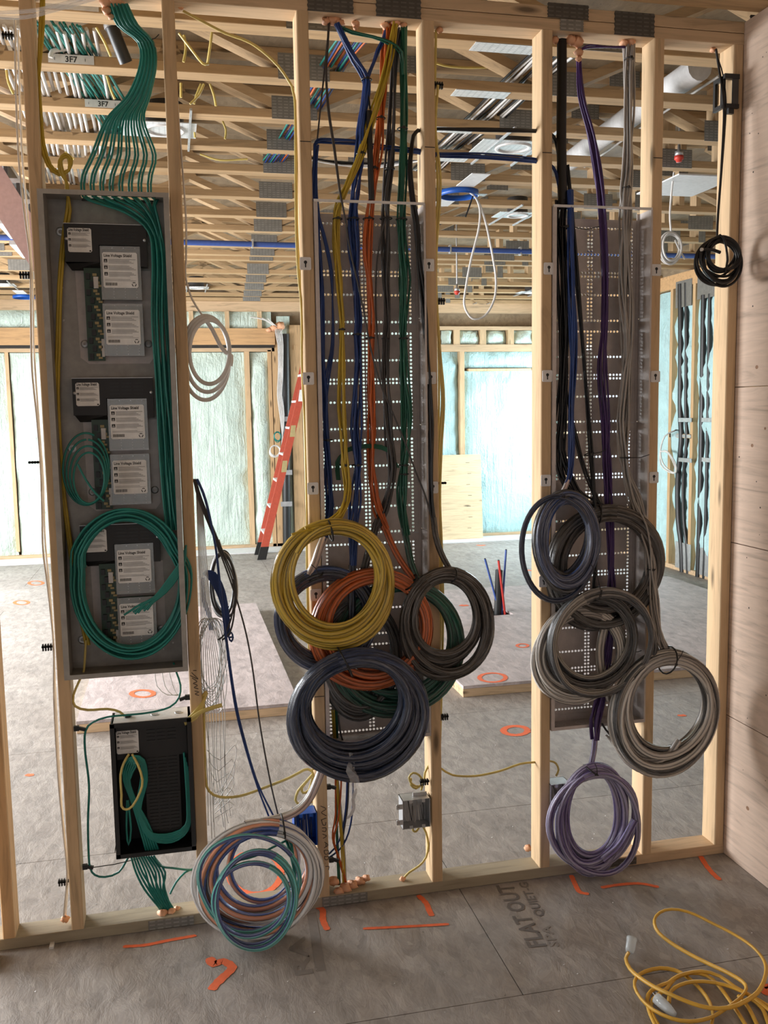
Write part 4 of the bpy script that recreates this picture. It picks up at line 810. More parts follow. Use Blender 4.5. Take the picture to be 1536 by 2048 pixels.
coil(b, 1133, 1088, 66, 104, 8, .0135, 'wblue', 100, -.075, .82, 43, wob=.03, dep=.014, smats=['wblue', 'wdark', 'wblue2'])
coil(b, 1118, 1098, 79, 116, 1, .0095, 'wblue', 80, -.095, 1, 44, wob=.02, rot=.12)
tie(b, 1124, 992, -.07, 17, 0, (170, 14), dep=.03)
b = B('purple_cable_bundle', 'purple cables running down the right enclosure to a pale purple wrapped coil near the floor', (1187, 1755, -.05))
strands(b, [(1158, 118, .05, 4), (1163, 190, .045, 6), (1182, 270, .04, 8), (1196, 345, .03, 8), (1206, 430, .025, 9), (1209, 540, .03, 9), (1209, 640, .03, 8), (1206, 740, .03, 15), (1209, 840, .03, 15), (1212, 930, .03, 15), (1218, 1030, .03, 12), (1220, 1110, .03, 8), (1220, 1180, .03, 12), (1216, 1280, .02, 12), (1206, 1350, .01, 12), (1198, 1400, -.01, 14), (1192, 1440, -.02, 15), (1190, 1480, -.03, 9)], 9, .0038, 'purple', 51)
rope(b, [(1190, 1478, -.03), (1188, 1500, -.035), (1182, 1530, -.045)], .0095, 'wpurple')
for k in range(2): cable(b, [P(1164, 97+k*2, .03), P(1180, 90+k*5, .02), P(1215, 94, .02), P(1250, 95-k*2, .03)], .003, 'purple')
coil(b, 1187, 1640, 72, 112, 5, .0130, 'wpurple', 100, -.065, .82, 53, wob=.035, dep=.014)
coil(b, 1188, 1640, 98, 103, 1, .0125, 'wpurple', 100, -.085, 1, 55, wob=.03)
coil(b, 1200, 1648, 84, 112, 1, .0105, 'wpurple', 100, -.10, 1, 56, wob=.03, rot=.2)
rope(b, [(1205, 1720, -.10), (1240, 1690, -.105), (1270, 1640, -.11)], .012, 'wpurple', 'coil_end')
tie(b, 1182, 1540, -.07, 15, -35, (100, 30), dep=.04)
b = B('grey_cable_bundle', 'long bundle of pale grey cables ending in the large grey coil by the right studs', (1330, 1560, -.05))
strands(b, [(1257, 86, .05, 13), (1258, 150, .048, 13), (1256, 230, .045, 14), (1253, 330, .04, 13), (1251, 390, .035, 14), (1250, 440, .03, 16), (1248, 520, .03, 17), (1252, 600, .03, 17), (1256, 680, .03, 16), (1252, 760, .03, 17), (1247, 840, .025, 17), (1247, 900, .02, 14), (1255, 950, .01, 14), (1270, 1000, -.005, 17), (1286, 1050, -.02, 17), (1297, 1100, -.03, 14), (1302, 1140, -.035, 12), (1307, 1200, -.04, 13), (1313, 1260, -.045, 14), (1325, 1300, -.05, 14), (1350, 1320, -.055, 13)], 14, .0038, 'greyc', 61)
for (x, y, w) in ((1253, 376, 9), (1302, 1138, 9), (1258, 118, 9)): tie(b, x, y, .03 if y < 1000 else -.035, w)
tie(b, 1250, 915, .018, 12, 0, (0, 42))
coil(b, 1330, 1433, 109, 127, 11, .0125, 'wgrey', 82, -.075, .76, 63, wob=.02, dep=.018, smats=['wgrey', 'wgrey', 'wgreyd', 'wgrey'], amp=.14)
tie(b, 1335, 1320, -.08, 30, 70, (60, 24), dep=.06)
rope(b, [(1220, 1472, -.04), (1245, 1500, -.06), (1290, 1520, -.08), (1330, 1515, -.09), (1358, 1480, -.095)], .0125, 'wgrey', 'coil_end'); cable(b, [P(1230, 1480, -.05), P(1212, 1460, -.04), P(1204, 1447, -.035)], .004, 'blackc'); cable(b, [P(1228, 1484, -.05), P(1212, 1470, -.045)], .004, 'greyc')
b = B('grey_middle_coil', 'film-wrapped dark grey cable coil hanging in front of the right enclosure', (1190, 1395, -.06)); b['category'] = 'cable coil'
coil(b, 1186, 1287, 92, 100, 5, .0105, 'wgreyd', 95, -.055, .88, 71, wob=.03, dep=.014, smats=['wgreyd', 'wgreyd', 'wdark'])
coil(b, 1210, 1290, 108, 112, 2, .0110, 'wgreyd', 105, -.085, .95, 73, wob=.04, rot=.15)
tie(b, 1192, 1188, -.07, 16, 60, (108, 78), dep=.035); tie(b, 1258, 1302, -.03, 8, 0, (0, 20))
b = B('grey_left_coil', 'pale grey film-wrapped cable coil half behind the dark grey one', (1130, 1405, -.03)); b['category'] = 'cable coil'
coil(b, 1158, 1312, 94, 98, 7, .0105, 'wgrey', 60, -.02, .84, 75, wob=.03, dep=.010, amp=.14)
rope(b, [(1220, 1218, .0), (1210, 1250, -.01), (1200, 1300, -.012), (1204, 1350, -.012), (1215, 1400, -.01)], .014, 'wgrey')
# multi-colour coil near the floor
b = B('striped_cable_coil', 'clear-wrapped coil of white, blue and orange cables hanging low by the blue box', (515, 1880, -.05)); b['category'] = 'cable coil'
rope(b, [(650, 1520, -.05), (636, 1560, -.045), (616, 1600, -.05), (588, 1625, -.075), (545, 1640, -.11), (490, 1650, -.135)], .0135, 'wclear')
coil(b, 516, 1762, 128, 118, 7, .0135, 'wmulti', 70, -.135, .78, 81, wob=.03, dep=.018, amp=.12, smats=['wmulti', 'wclear', 'wmulti'])
coil(b, 530, 1728, 78, 88, 1, .010, 'wmulti', 70, -.09, 1, 82)
tie(b, 566, 1652, -.13, 22, 95, None, dep=.05)
b = B('teal_hanging_coil', 'thin teal wrapped cable loops hanging in front of the striped coil', (510, 1905, -.1)); b['category'] = 'cable coil'
coil(b, 512, 1803, 86, 104, 2, .0075, 'wteal', 60, -.255, .96, 91, wob=.02)
coil(b, 500, 1768, 112, 100, 1, .0075, 'wteal', 60, -.235, 1, 92, wob=.05, rot=-.5)
coil(b, 505, 1800, 80, 82, 1, .0075, 'wteal', 60, -.265, 1, 93, wob=.02)
strands(b, [(565, 1660, -.08, 5), (580, 1690, -.14, 6), (590, 1750, -.20, 3), (592, 1800, -.25, 3)], 4, .003, 'teal', 95); cable(b, [P(575, 1680, -.13), P(545, 1695, -.17), P(510, 1712, -.22), P(470, 1722, -.25)], .0036, 'teal')

# ================================================================== SMALLER RUNS ON THE STUD WALL
def C1(name, label, pts, r, mat, cat='cable', flat=None, extra=()):
    t = thing(name, P(*pts[-1]) if len(pts[-1]) == 3 else pts[-1], label, cat); cable(t, [P(*q) for q in pts], r, mat, flat=flat)
    for e in extra: cable(t, [P(*q) for q in e], r, mat, flat=flat)
    return t
# white flat cable coil between the second and third studs
t = thing('white_cable_coil', P(410, 800, .05), 'white flat cable coil hanging beside the grey cabinet', 'cable coil')
cable(t, [P(346, 14, .06), P(349, 100, .06), P(356, 220, .055), P(365, 340, .05), P(372, 440, .045), P(372, 520, .045), P(371, 553, .045), P(384, 598, .05), P(404, 630, .05)], .0035, 'whitec')
for k in range(3):
    pts = [P(411+(48-k*4)*math.cos(a)+k*4, 716-(84-k*10)*math.sin(a)+k*(-6), .05-.012*k+.01*math.sin(a*2)) for a in np.linspace(1.8, 1.8+6.28*1.02, 30)]; cable(t, pts, .0075, 'whitec', 'loop', flat=(.42, 1))
cable(t, [P(404, 630, .05), P(425, 660, .03), P(440, 690, .03), P(452, 705, .03), P(463, 712, .03), P(461, 732, .03)], .0075, 'whitec', 'tail', flat=(.42, 1))
C1('yellow_sheathed_cable', 'yellow cable sweeping from the top plate down the stud left of the middle enclosure', [(366, 22, .05), (400, 40, .05), (450, 66, .045), (500, 85, .04), (545, 120, .035), (575, 158, .03), (589, 195, .03), (591, 300, .03), (592, 440, .03), (596, 540, .03), (603, 620, .03), (604, 740, .03), (610, 860, .03), (613, 1000, .03), (614, 1150, .03), (618, 1300, .03), (622, 1430, .03), (626, 1540, .03)], .0045, 'romex', flat=(.7, 1), extra=[[(591, 200, .05), (593, 330, .05), (594, 450, .05), (599, 545, .05), (607, 650, .05), (608, 780, .05), (613, 900, .05), (617, 1050, .05), (618, 1250, .05)]])
C1('yellow_sheathed_cable', 'yellow cables running down the stud right of the middle enclosure', [(872, 60, .05), (870, 160, .05), (867, 250, .05), (874, 330, .05), (875, 400, .05), (869, 500, .05), (870, 570, .05), (876, 640, .05), (880, 720, .05), (884, 800, .05), (880, 870, .05), (877, 960, .05), (881, 1060, .05), (886, 1180, .05), (885, 1300, .05), (882, 1420, .05), (879, 1520, .05)], .0045, 'romex', flat=(.7, 1), extra=[[(876, 170, .03), (871, 260, .03), (880, 340, .03), (880, 400, .03), (873, 500, .03), (873, 600, .03), (880, 700, .03), (888, 800, .03), (883, 900, .03), (880, 1000, .03), (884, 1120, .03), (880, 1300, .03), (878, 1500, .03)], [(872, 560, .07), (876, 660, .07), (878, 800, .07), (875, 940, .07), (880, 1100, .07), (882, 1280, .07)]])
C1('yellow_sheathed_cable', 'yellow cable hanging level between the studs right of the metal outlet box', [(881, 1536, .05), (905, 1550, .05), (950, 1552, .05), (1000, 1542, .05), (1040, 1528, .05), (1075, 1524, .05), (1100, 1522, .05), (1112, 1527, .045), (1117, 1540, .04), (1112, 1552, .035)], .0042, 'romex', flat=(.7, 1))
C1('yellow_sheathed_cable', 'yellow cable sagging from the black box stud across to the blue box', [(407, 1392, .03), (409, 1480, .03), (411, 1555, .03), (418, 1582, .03), (440, 1594, .03), (480, 1592, .03), (530, 1575, .03), (580, 1555, .03), (608, 1540, .03), (620, 1540, .03), (627, 1550, .03), (625, 1580, .03), (623, 1606, .03)], .0048, 'romex', flat=(.6, 1), extra=[[(626, 1548, .03), (610, 1566, .03), (596, 1582, .03), (591, 1600, .03), (597, 1608, .03)], [(625, 1556, .03), (618, 1580, .03), (606, 1586, .03), (604, 1575, .03), (616, 1560, .03)]])
C1('yellow_cable_scrap', 'cut yellow cable ends sticking out over the black box corner', [(377, 1441, -.03), (400, 1425, -.03), (420, 1417, -.025), (444, 1410, -.02)], .0075, 'romex', flat=(.5, 1), extra=[[(369, 1447, -.03), (390, 1436, -.02), (403, 1415, .0), (407, 1392, .02), (414, 1384, .03)], [(372, 1443, -.03), (386, 1430, -.02), (404, 1408, .0), (412, 1386, .03)]])
C1('white_riser_cable', 'pair of white cables running down beside the leftmost full stud to the floor plate', [(30, 40, .04), (32, 180, .04), (38, 320, .04), (48, 420, .04), (60, 520, .04), (62, 640, .04), (64, 740, .04), (74, 840, .04), (81, 930, .04), (84, 1020, .04), (86, 1100, .04), (96, 1180, .04), (107, 1290, .04), (108, 1400, .04), (116, 1550, .04), (126, 1660, .04), (134, 1745, .04), (130, 1800, .04), (127, 1836, .04)], .0035, 'whitec', extra=[[(36, 60, .06), (40, 200, .06), (46, 330, .06), (56, 440, .06), (65, 560, .06), (68, 700, .06), (78, 850, .06), (86, 960, .06), (90, 1080, .06), (103, 1230, .06), (112, 1420, .06), (122, 1600, .06), (135, 1740, .06), (131, 1830, .06)]])
t = C1('clear_hose', 'clear plastic tubing crossing the top left corner in front of the studs', [(-12, 26, -.08), (60, 22, -.08), (110, 12, -.08), (200, -12, -.08)], .0055, 'film', 'tubing', extra=[[(-12, 34, -.09), (50, 34, -.09), (110, 20, -.09), (200, -6, -.09)]])
# cables hanging behind, between black box and middle enclosure
b = B('blue_black_drop', 'blue and black cables slanting down from the stud to the striped coil', (545, 1635, .03)); b['category'] = 'cables'
for k in range(3): cable(b, [P(387+k*2, 958, .06), P(398+k*3, 1000, .06), P(432+k*3, 1085, .06), P(462+k*4, 1165, .06)][:4]+([P(488, 1250, .06), P(504, 1330, .055), P(520, 1450, .045), P(540, 1560, .03), P(557, 1634, .02)] if k == 0 else [P(472-k*3, 1220, .06), P(468-k*8, 1265, .06), P(452-k*8, 1280, .06)]), .0032, 'dgrey')
for k in range(2): cable(b, [P(393+k*2, 958, .05), P(410+k*2, 1000, .05), P(430+k, 1090, .05), P(440+k*2, 1180, .05), P(453+k*2, 1290, .05), P(468+k*3, 1400, .045), P(485+k*3, 1475, .04), P(512+k*3, 1565, .03), P(538+k*10, 1634, .02)], .0034, 'blue')
b = B('blue_cable_hank', 'hank of blue cables looped on the hidden side of the black box stud', (430, 1280, .06)); b['category'] = 'cable coil'
for k in range(8): cable(b, [P(406+k*.8, 1146-k*.6, .08), P(420+k*1.5, 1160-k*2, .075), P(438+k*1.5, 1195-k*2, .07), P(450+k*1.2, 1240, .07), P(454+k*.8-2, 1272, .07)]+([P(463, 1265+k*3, .07), P(466, 1275, .06)] if k % 3 == 0 else []), .0032, 'blue')
for k in range(4): cable(b, [P(404+k, 1155, .085), P(405+k*2, 1200, .085), P(417+k*2, 1235, .085), P(420+k*2, 1260, .085)], .0032, 'blue')
b = B('grey_cable_hank', 'small hank of grey cables hanging behind the blue and black drop', (447, 1240, .1)); b['category'] = 'cable coil'
coil(b, 447, 1172, 27, 68, 9, .0032, 'dgrey', 90, .1, .86, 101, wob=.05, dep=.012, lobes=0, smats=['dgrey', 'clearwire', 'dgrey'], jit=.05)
cable(b, [P(437, 1104, .1), P(434, 1085, .1), P(438, 1080, .1), P(443, 1100, .1)], .0032, 'greyc')
b = B('clear_wire_hank', 'loose hank of thin clear wires hanging beside the black box', (420, 1400, .08)); b['category'] = 'wire coil'
rs = random.Random(9)
for k in range(16):
    ph = rs.uniform(-.4, .4); rx, ry = rs.uniform(34, 66), rs.uniform(70, 98)
    pts = [P(413+rx*.55*math.cos(a+ph)+rs.uniform(-2, 2)+8, 1236+ry-ry*math.sin(a), .08+.02*math.sin(a+k)) for a in np.linspace(1.6, 1.6+6.28, 22)]; cable(b, pts, .0013, 'clearwire', 'wire', n=4)
for k in range(9):
    x = 398+k*5.5; cable(b, [P(392+k*1.5, 965+k*4, .07), P(396+k*1.8, 1080, .07), P(402+k*2.6, 1230, .07), P(x+6, 1400, .07), P(x+14+rs.uniform(-6, 6), 1540, .07), P(x+18+rs.uniform(-14, 14), 1650+rs.uniform(-40, 30), .06)], .0013, 'clearwire', 'wire', n=4)
for k in range(5): cable(b, [P(414+k*4, 1500+k*22, .07), P(440-k*3, 1520+k*22, .07), P(470-k*6, 1490+k*28, .07), P(468, 1530+k*20, .06), P(430, 1600+k*9, .06)], .0012, 'clearwire', 'wire', n=4)
for k in range(3): cable(b, [P(310+k*14, 1342, .09), P(314+k*16, 1372, .09), P(335+k*10, 1390, .09), P(362, 1388+k*2, .09)], .0013, 'clearwire', 'wire', n=4)
# bundle leaving the middle enclosure through the floor plate
b = B('mixed_cable_drop', 'orange, yellow, green and blue cables dropping into the floor plate under the middle enclosure', (690, 1770, .045)); b['category'] = 'cables'
for m_, pp in (('orange', [(672, 1480, .05), (671, 1560, .05), (671, 1630, .045), (665, 1675, .04), (678, 1720, .045), (693, 1775, .045)]), ('orange', [(683, 1490, .045), (682, 1575, .045), (676, 1640, .045), (668, 1680, .04), (683, 1730, .045), (695, 1775, .045)]), ('yellow', [(668, 1420, .055), (672, 1500, .055), (676, 1600, .05), (682, 1680, .045), (687, 1778, .045)]), ('yellow', [(664, 1420, .06), (670, 1500, .06), (679, 1610, .05), (686, 1690, .045), (691, 1778, .05)]), ('greyc', [(676, 1560, .06), (684, 1640, .055), (690, 1720, .05), (692, 1775, .05)]), ('green', [(674, 1420, .05), (675, 1500, .055), (671, 1600, .06), (674, 1700, .05), (677, 1770, .05)]), ('green', [(671, 1420, .06), (673, 1520, .06), (674, 1640, .06), (680, 1770, .055)]), ('blue', [(692, 1480, .05), (694, 1565, .05), (690, 1630, .05), (679, 1680, .05), (660, 1706, .05), (640, 1716, .05)]), ('blue', [(704, 1490, .045), (706, 1590, .045), (701, 1650, .045), (686, 1690, .045), (660, 1714, .05), (640, 1722, .05)]), ('dgrey', [(697, 1500, .05), (696, 1600, .05), (688, 1660, .05), (684, 1690, .05)]), ('dgrey', [(676, 1430, .04), (682, 1470, .03), (690, 1495, .03)])): cable(b, [P(*q) for q in pp], .0033, m_)
obj('film_scrap', MB().ribbon(smooth_path([P(713, 1578, .02), P(706, 1600, .018), P(708, 1615, .02), P(700, 1632, .018), P(694, 1636, .02)], .01), [.006]+[.012]*7+[.008]*0+[.009]*(len(smooth_path([P(713, 1578, .02), P(706, 1600, .018), P(708, 1615, .02), P(700, 1632, .018), P(694, 1636, .02)], .01))-8), (0, 1, 0)), M['paleboard'], b)
standoff(652, 1574, 'black standoff clip with a tie around the orange cables under the enclosure'); standoff(658, 1720, 'black standoff clip low on the stud beside the mixed cables')

# ---- boxes
def gang_box(px0, py0, px1, py1, name, label, mat, Y0=-.012, dep=.06, ears=True):
    a = P(px0, py0, Y0); c = P(px1, py1, Y0); x0, x1, z1, z0 = a[0], c[0], a[2], c[2]; t = thing(name, ((x0+x1)/2, Y0+dep, z0), label, 'outlet box')
    obj('back', MB().box(x0, x1, Y0+dep-.002, Y0+dep, z0, z1), M[mat], t)
    for q in ((x0, x0+.002, Y0, Y0+dep, z0, z1), (x1-.002, x1, Y0, Y0+dep, z0, z1)): obj('side', MB().box(*q), M[mat], t)
    obj('side', MB().box(x0, x1, Y0, Y0+dep, z0, z0+.002), M[mat], t); obj('side', MB().box(x0, x1, Y0, Y0+dep, z1-.002, z1), M[mat], t)
    w = x1-x0
    for i in (0.3, .75):
        for z in (z0, z1-.012): obj('screw_tab', MB().box(x0+w*i-.006, x0+w*i+.006, Y0-.002, Y0, z, z+.012), M[mat], t)
    if ears:
        for z in (z0+.018, z1-.03): 
            e = obj('ear', MB().prism([(x0-.022, Y0, z+.002), (x0-.020, Y0, z), (x0, Y0, z), (x0, Y0, z+.018), (x0-.020, Y0, z+.018), (x0-.022, Y0, z+.016)], (0, .002, 0)), M[mat], t); obj('ear_hole', MB().disc((x0-.014, Y0-.0004, z+.009), .003, 'y', 10), M['floor'], e)
        obj('clamp', MB().box(x0+w*.45, x0+w*.95, Y0+.028, Y0+.034, z1, z1+.012), M[mat], t)
    rr = random.Random(px0)
    for k in range(5): cable(t, [(x0+w*(.15+.16*k), Y0+dep-.006, z1-.01), (x0+w*(.1+.17*k), Y0+.012, z0+.06*rr.random()+.02), (x0+w*(.2+.14*k), Y0+.008, z0+.025), (x0+w*(.3+.1*k), Y0+.02, z1-.03)], .0013, ('clearwire', 'blackc', 'greyc')[k % 3], 'conductor', n=4)
    return t
gang_box(805, 1602, 861, 1653, 'outlet_box', 'square metal outlet box with two mounting ears on the stud right of the blue coil', 'steel')
t = gang_box(1101, 1570, 1140, 1621, 'outlet_box', 'metal outlet box half hidden behind the purple coil', 'steel', ears=False)
gang_box(588, 1630, 635, 1690, 'outlet_box', 'bright blue plastic outlet box on the stud above the striped coil', 'bluebox', ears=False)
C1('yellow_box_cable', 'yellow cable looped above and below the metal outlet box and led into the floor plate', [(858, 1530, .04), (850, 1545, .035), (848, 1560, .03), (838, 1573, .02), (824, 1568, .01), (818, 1555, .01), (826, 1546, .01), (838, 1550, .01), (846, 1565, .02), (842, 1580, .03)], .0042, 'romex', flat=(.7, 1), extra=[[(844, 1650, .03), (852, 1665, .03), (857, 1690, .035), (852, 1715, .04), (838, 1732, .042), (818, 1745, .045), (808, 1756, .045)], [(826, 1652, .02), (826, 1661, .015), (832, 1663, .015), (838, 1655, .02)], [(822, 1556, .015), (822, 1570, .015), (832, 1577, .02), (842, 1570, .03)]])
# ---- comb-shaped cable stackers
def stacker(px, py, lab, side, Y=.045, bar=False):
    q = P(px, py, Y); t = thing('cable_stacker', q, lab, 'cable clip', 'black comb clips on the studs'); s = side
    obj('spine', MB().box(min(q[0], q[0]+s*.034), max(q[0], q[0]+s*.034), Y-.006, Y+.006, q[2]-.002, q[2]+.004), M['black'], t)
    for k in range(4):
        x = q[0]+s*(.006+.008*k)
        obj('tooth', MB().box(x-.0022, x+.0022, Y-.006, Y+.004, q[2]-(.003 if bar else .012), q[2]+(.005 if bar else .010)), M['black'], t)
    return t
for a in ((62, 550, 'black comb clip on the left stud just above the blue ring', -1), (80, 925, 'black bar clip on the left stud beside the cabinet', -1, .045, True), (106, 1293, 'black comb clip on the left stud level with the cabinet bottom', -1), (138, 1762, 'black comb clip on the left stud near the floor plate', -1), (866, 170, 'black comb clip near the top of the stud right of the middle enclosure', 1), (870, 602, 'black comb clip high on the stud right of the middle enclosure', 1), (873, 967, 'black bar clip on the stud right of the middle enclosure', 1, .045, True), (878, 1434, 'black comb clip low on the stud right of the blue coil', 1), (858, 1562, 'black comb clip above the metal outlet box', -1, .01)): stacker(*a)
t = stacker(28, 72, 'black comb clip in the top left corner with white cables', -1)

# ---- expanding gap foam around the holes
def gapfoam(pts, lab, seed=0):
    q0 = pts[0]; t = thing('gap_foam', q0[:3], lab, 'foam'); rr = random.Random(seed)
    for (x, y, z, r) in pts:
        mb = MB(); n, m = 10, 7; v = []
        for i in range(m+1):
            for j in range(n):
                a, e = j*2*math.pi/n, -math.pi/2+math.pi*i/m; k = r*(1+.22*math.sin(3*a+seed+i)+rr.uniform(-.1, .1)); v.append((x+k*math.cos(e)*math.cos(a), y+k*math.cos(e)*math.sin(a), z+k*.75*math.sin(e)))
        mb.add(v, [(i*n+j, i*n+(j+1) % n, (i+1)*n+(j+1) % n, (i+1)*n+j) for i in range(m) for j in range(n)], None, True); obj('foam_blob', mb, M['canfoam'], t)
def gf(lab, seed, *q): gapfoam([(*P(px, py, Y), r) for px, py, Y, r in q], lab, seed)
gf('orange gap foam around the mixed cables on the floor plate', 1, (668, 1762, .05, .02), (690, 1776, .03, .022), (705, 1770, .045, .02), (720, 1762, .055, .018), (733, 1756, .06, .014), (678, 1782, .015, .016))
gf('orange gap foam around the teal cables on the floor plate', 2, (325, 1828, .03, .018), (342, 1824, .035, .016), (354, 1818, .05, .012))
gf('orange gap foam at the white riser cables on the floor plate', 3, (130, 1838, .04, .014)); gf('orange gap foam at the yellow cable on the floor plate', 4, (805, 1758, .04, .011))
gf('orange gap foam where the grey and blue cables leave the top plate', 5, (652, 42, .04, .015), (668, 42, .04, .018), (680, 46, .035, .014)); gf('orange gap foam plug hanging from the top plate between two bundles', 6, (711, 48, .04, .013), (711, 56, .04, .008))
gf('orange gap foam around the orange and green bundles at the top plate', 7, (770, 52, .04, .014), (790, 46, .035, .016), (806, 50, .04, .012)); gf('orange gap foam at the yellow cable right of the middle enclosure top', 8, (879, 60, .05, .012))
gf('orange gap foam around the black trunk at the top plate', 9, (1110, 80, .04, .015), (1142, 80, .035, .02), (1155, 84, .035, .022), (1158, 105, .035, .016), (1158, 118, .035, .011)); gf('orange gap foam around the grey bundle at the top plate', 10, (1248, 86, .04, .015), (1262, 84, .04, .016)); gf('orange gap foam at the black cable near the plywood corner', 11, (1426, 100, .04, .011))
gf('orange gap foam around the teal sheaf at the top left', 12, (212, 6, .03, .02), (228, 2, .03, .02), (240, 0, .04, .018), (213, 22, .03, .014), (222, 34, .03, .010)); gf('orange gap foam behind the stud left of the purple coil', 13, (1056, 1696, .15, .016))
gf('pale gap foam at the white cable top left of the cabinet', 14, (362, 14, .05, .010))

# ---- black bracket, wire and coil by the plywood
b = B('low_voltage_bracket', 'black plastic mounting bracket with thin black wires on the last stud', (1455, 220, .02)); b['category'] = 'bracket'
q = P(1438, 158, .04); x0 = 2.36; z1 = P(1450, 158, .03)[2]; z0 = P(1450, 222, .03)[2]
obj('frame', MB().box(2.355, 2.366, .0, .016, z0, z1).box(2.355, 2.366, .048, .06, z0, z1).box(2.355, 2.366, .016, .048, z0, z0+.014).box(2.355, 2.366, .016, .048, z1-.014, z1), M['black'], b); obj('arm', MB().box(2.355, 2.412, -.012, .004, z1-.012, z1+.004), M['black'], b); obj('arm', MB().box(2.355, 2.412, -.012, .004, z0-.002, z0+.012), M['black'], b); obj('face', MB().box(2.388, 2.410, -.010, -.003, z0+.01, z1-.01), M['dgrey'], b); obj('foot', MB().box(2.375, 2.395, -.008, .006, z0-.02, z0), M['black'], b)
b = B('black_cable_coil', 'small coil of black cable hanging in front of the last stud', (1440, 572, -.03)); b['category'] = 'cable coil'
cable(b, [P(1432, 98, .03), P(1437, 130, .025), P(1444, 175, .0), P(1448, 215, -.012), P(1447, 260, -.02), P(1442, 350, -.025), P(1436, 430, -.03), P(1434, 475, -.035)], .0042, 'blackc'); cable(b, [P(1434, 110, .03), P(1446, 150, .01), P(1452, 200, -.012), P(1450, 260, -.018), P(1441, 380, -.022), P(1434, 470, -.03)], .0022, 'blackc')
coil(b, 1440, 524, 45, 48, 13, .0046, 'blackc', 80, -.06, .66, 111, wob=.05, dep=.014, lobes=0, jit=.08, pack=1.5)
cable(b, [P(1432, 478, -.05), P(1440, 470, -.07), P(1450, 485, -.08), P(1455, 520, -.085), P(1450, 545, -.085)], .004, 'blackc', 'tail'); cable(b, [P(1440, 505, -.07), P(1425, 500, -.075), P(1405, 499, -.08)], .006, 'blackc', 'tail'); cable(b, [P(1405, 499, -.08), P(1402, 499, -.081)], .0062, 'whitec', 'tail')

# ================================================================== FLOOR MARKS AND CORD
def spray(lab, pts, w, closed=False, back=False, z=.0012, name='spray_mark'):
    p = smooth_path([PZ(x, y, z) for x, y in pts], .006, closed)
    if closed: p = np.concatenate([p, p[:1]])
    rr = np.random.RandomState(int(pts[0][0])); ww = w*(1+.22*(rr.rand(len(p))-.5)); ww[0] *= .6; ww[-1] *= .6 if not closed else 1; 
    return tag(obj(name, MB().ribbon(p, ww, (0, 0, 1)), M['spray'], None, p[0]), lab, 'paint mark', 'orange spray marks')
spray('short orange spray line in front of the black box', [(246, 1893), (290, 1890), (340, 1880), (385, 1872), (392, 1870)], .016)
spray('bent orange spray arrow on the floor below the striped coil', [(418, 1915), (428, 1928), (445, 1922), (464, 1935), (445, 1955), (430, 1970), (423, 1980)], .03)
spray('orange spray tick by the stud right of the striped coil', [(632, 1812), (645, 1820), (646, 1840), (655, 1860)], .022); spray('straight orange spray line below the middle enclosure', [(726, 1857), (770, 1855), (830, 1852), (898, 1848)], .014)
spray('orange spray tick below the metal outlet box', [(836, 1790), (852, 1806), (858, 1820), (864, 1832)], .02); spray('orange spray tick below the purple coil', [(1142, 1750), (1152, 1772), (1160, 1784), (1178, 1788)], .018)
spray('orange spray line right of the purple coil', [(1202, 1775), (1240, 1769), (1280, 1767), (1318, 1774)], .017); spray('orange spray tick before the last stud', [(1401, 1712), (1412, 1730), (1425, 1746), (1440, 1760)], .02)
spray('orange spray spot near the extension cord at the right edge', [(1528, 1972), (1540, 1975), (1532, 1990)], .03)
def ring(lab, px, py, rx, ry, w, z=.0012): spray(lab, [(px+rx*math.cos(a), py+ry*math.sin(a)) for a in np.linspace(0, 6.28, 17)[:-1]], w, True, z=z)
ring('orange spray ring under the grey cabinet', 285, 1387, 22, 7, .03, .0715); ring('orange spray ring on the bright floor at far left', 43, 1205, 14, 4, .03); ring('orange spray ring partly behind the left stud', 72, 1166, 14, 4, .03); ring('orange spray ring on the platform by the enclosure', 1045, 1291, 11, 3.5, .022, .0715); ring('large orange spray ring on the platform behind the brown coil', 985, 1355, 26, 9, .028, .0715); ring('orange spray ring on the floor between the right studs', 1031, 1461, 24, 9, .035); ring('big orange spray ring behind the striped coil', 510, 1745, 52, 42, .026)
for x, y, l in ((60, 1549, 'orange spray dot on the floor at far left'), (1363, 1430, 'orange spray dot seen through the grey coil'), (962, 1090, 'orange spray dash near the far wall'), (930, 1148, 'orange spray dot left of the coloured pipes'), (928, 1210, 'orange spray dash just left of the coloured pipes'), (1062, 1140, 'orange spray dot beside the blue-grey coil')):
    spray(l, [(x-8, y), (x, y+1), (x+8, y)], .05 if y < 1300 else .03, z=.0715 if 1190 < y < 1300 and x > 900 else .0012)
# stencilled lettering on the subfloor
def stencil(lab, s, p0, p1, h, z=.0010, m_='stencil'):
    a = PZ(*p0, z); b_ = PZ(*p1, z); r = b_-a; L = np.linalg.norm(r); r /= L; u = np.cross((0, 0, 1), r); mb = MB(); add_text(mb, s, h, a, r, u, L); tag(obj('floor_stencil', mb, M[m_], None, a), lab, 'lettering')
stencil('FLAT OUT lettering stencilled on the subfloor', 'FLAT OUT', (1094, 1893), (1024, 1768), .085); stencil('smaller QUIET-G lettering beside the FLAT OUT stencil', 'QUIET-G', (1090, 1832), (1054, 1764), .045); stencil('faded SPA lettering below the QUIET-G stencil', 'SPA', (1118, 1893), (1099, 1850), .045, .001, 'faded')
a = [PZ(x, y, .0008) for x, y in ((614, 1828), (632, 1824), (651, 1940), (632, 1943))]; tag(obj('floor_stencil', MB().quad(*a[::-1]), M['faded'], None, a[0]), 'dark printed stripe on the subfloor below the striped coil', 'lettering')
stencil('faded printed letters beside the dark floor stripe', 'RA', (626, 1950), (608, 1872), .075, .001, 'faded')
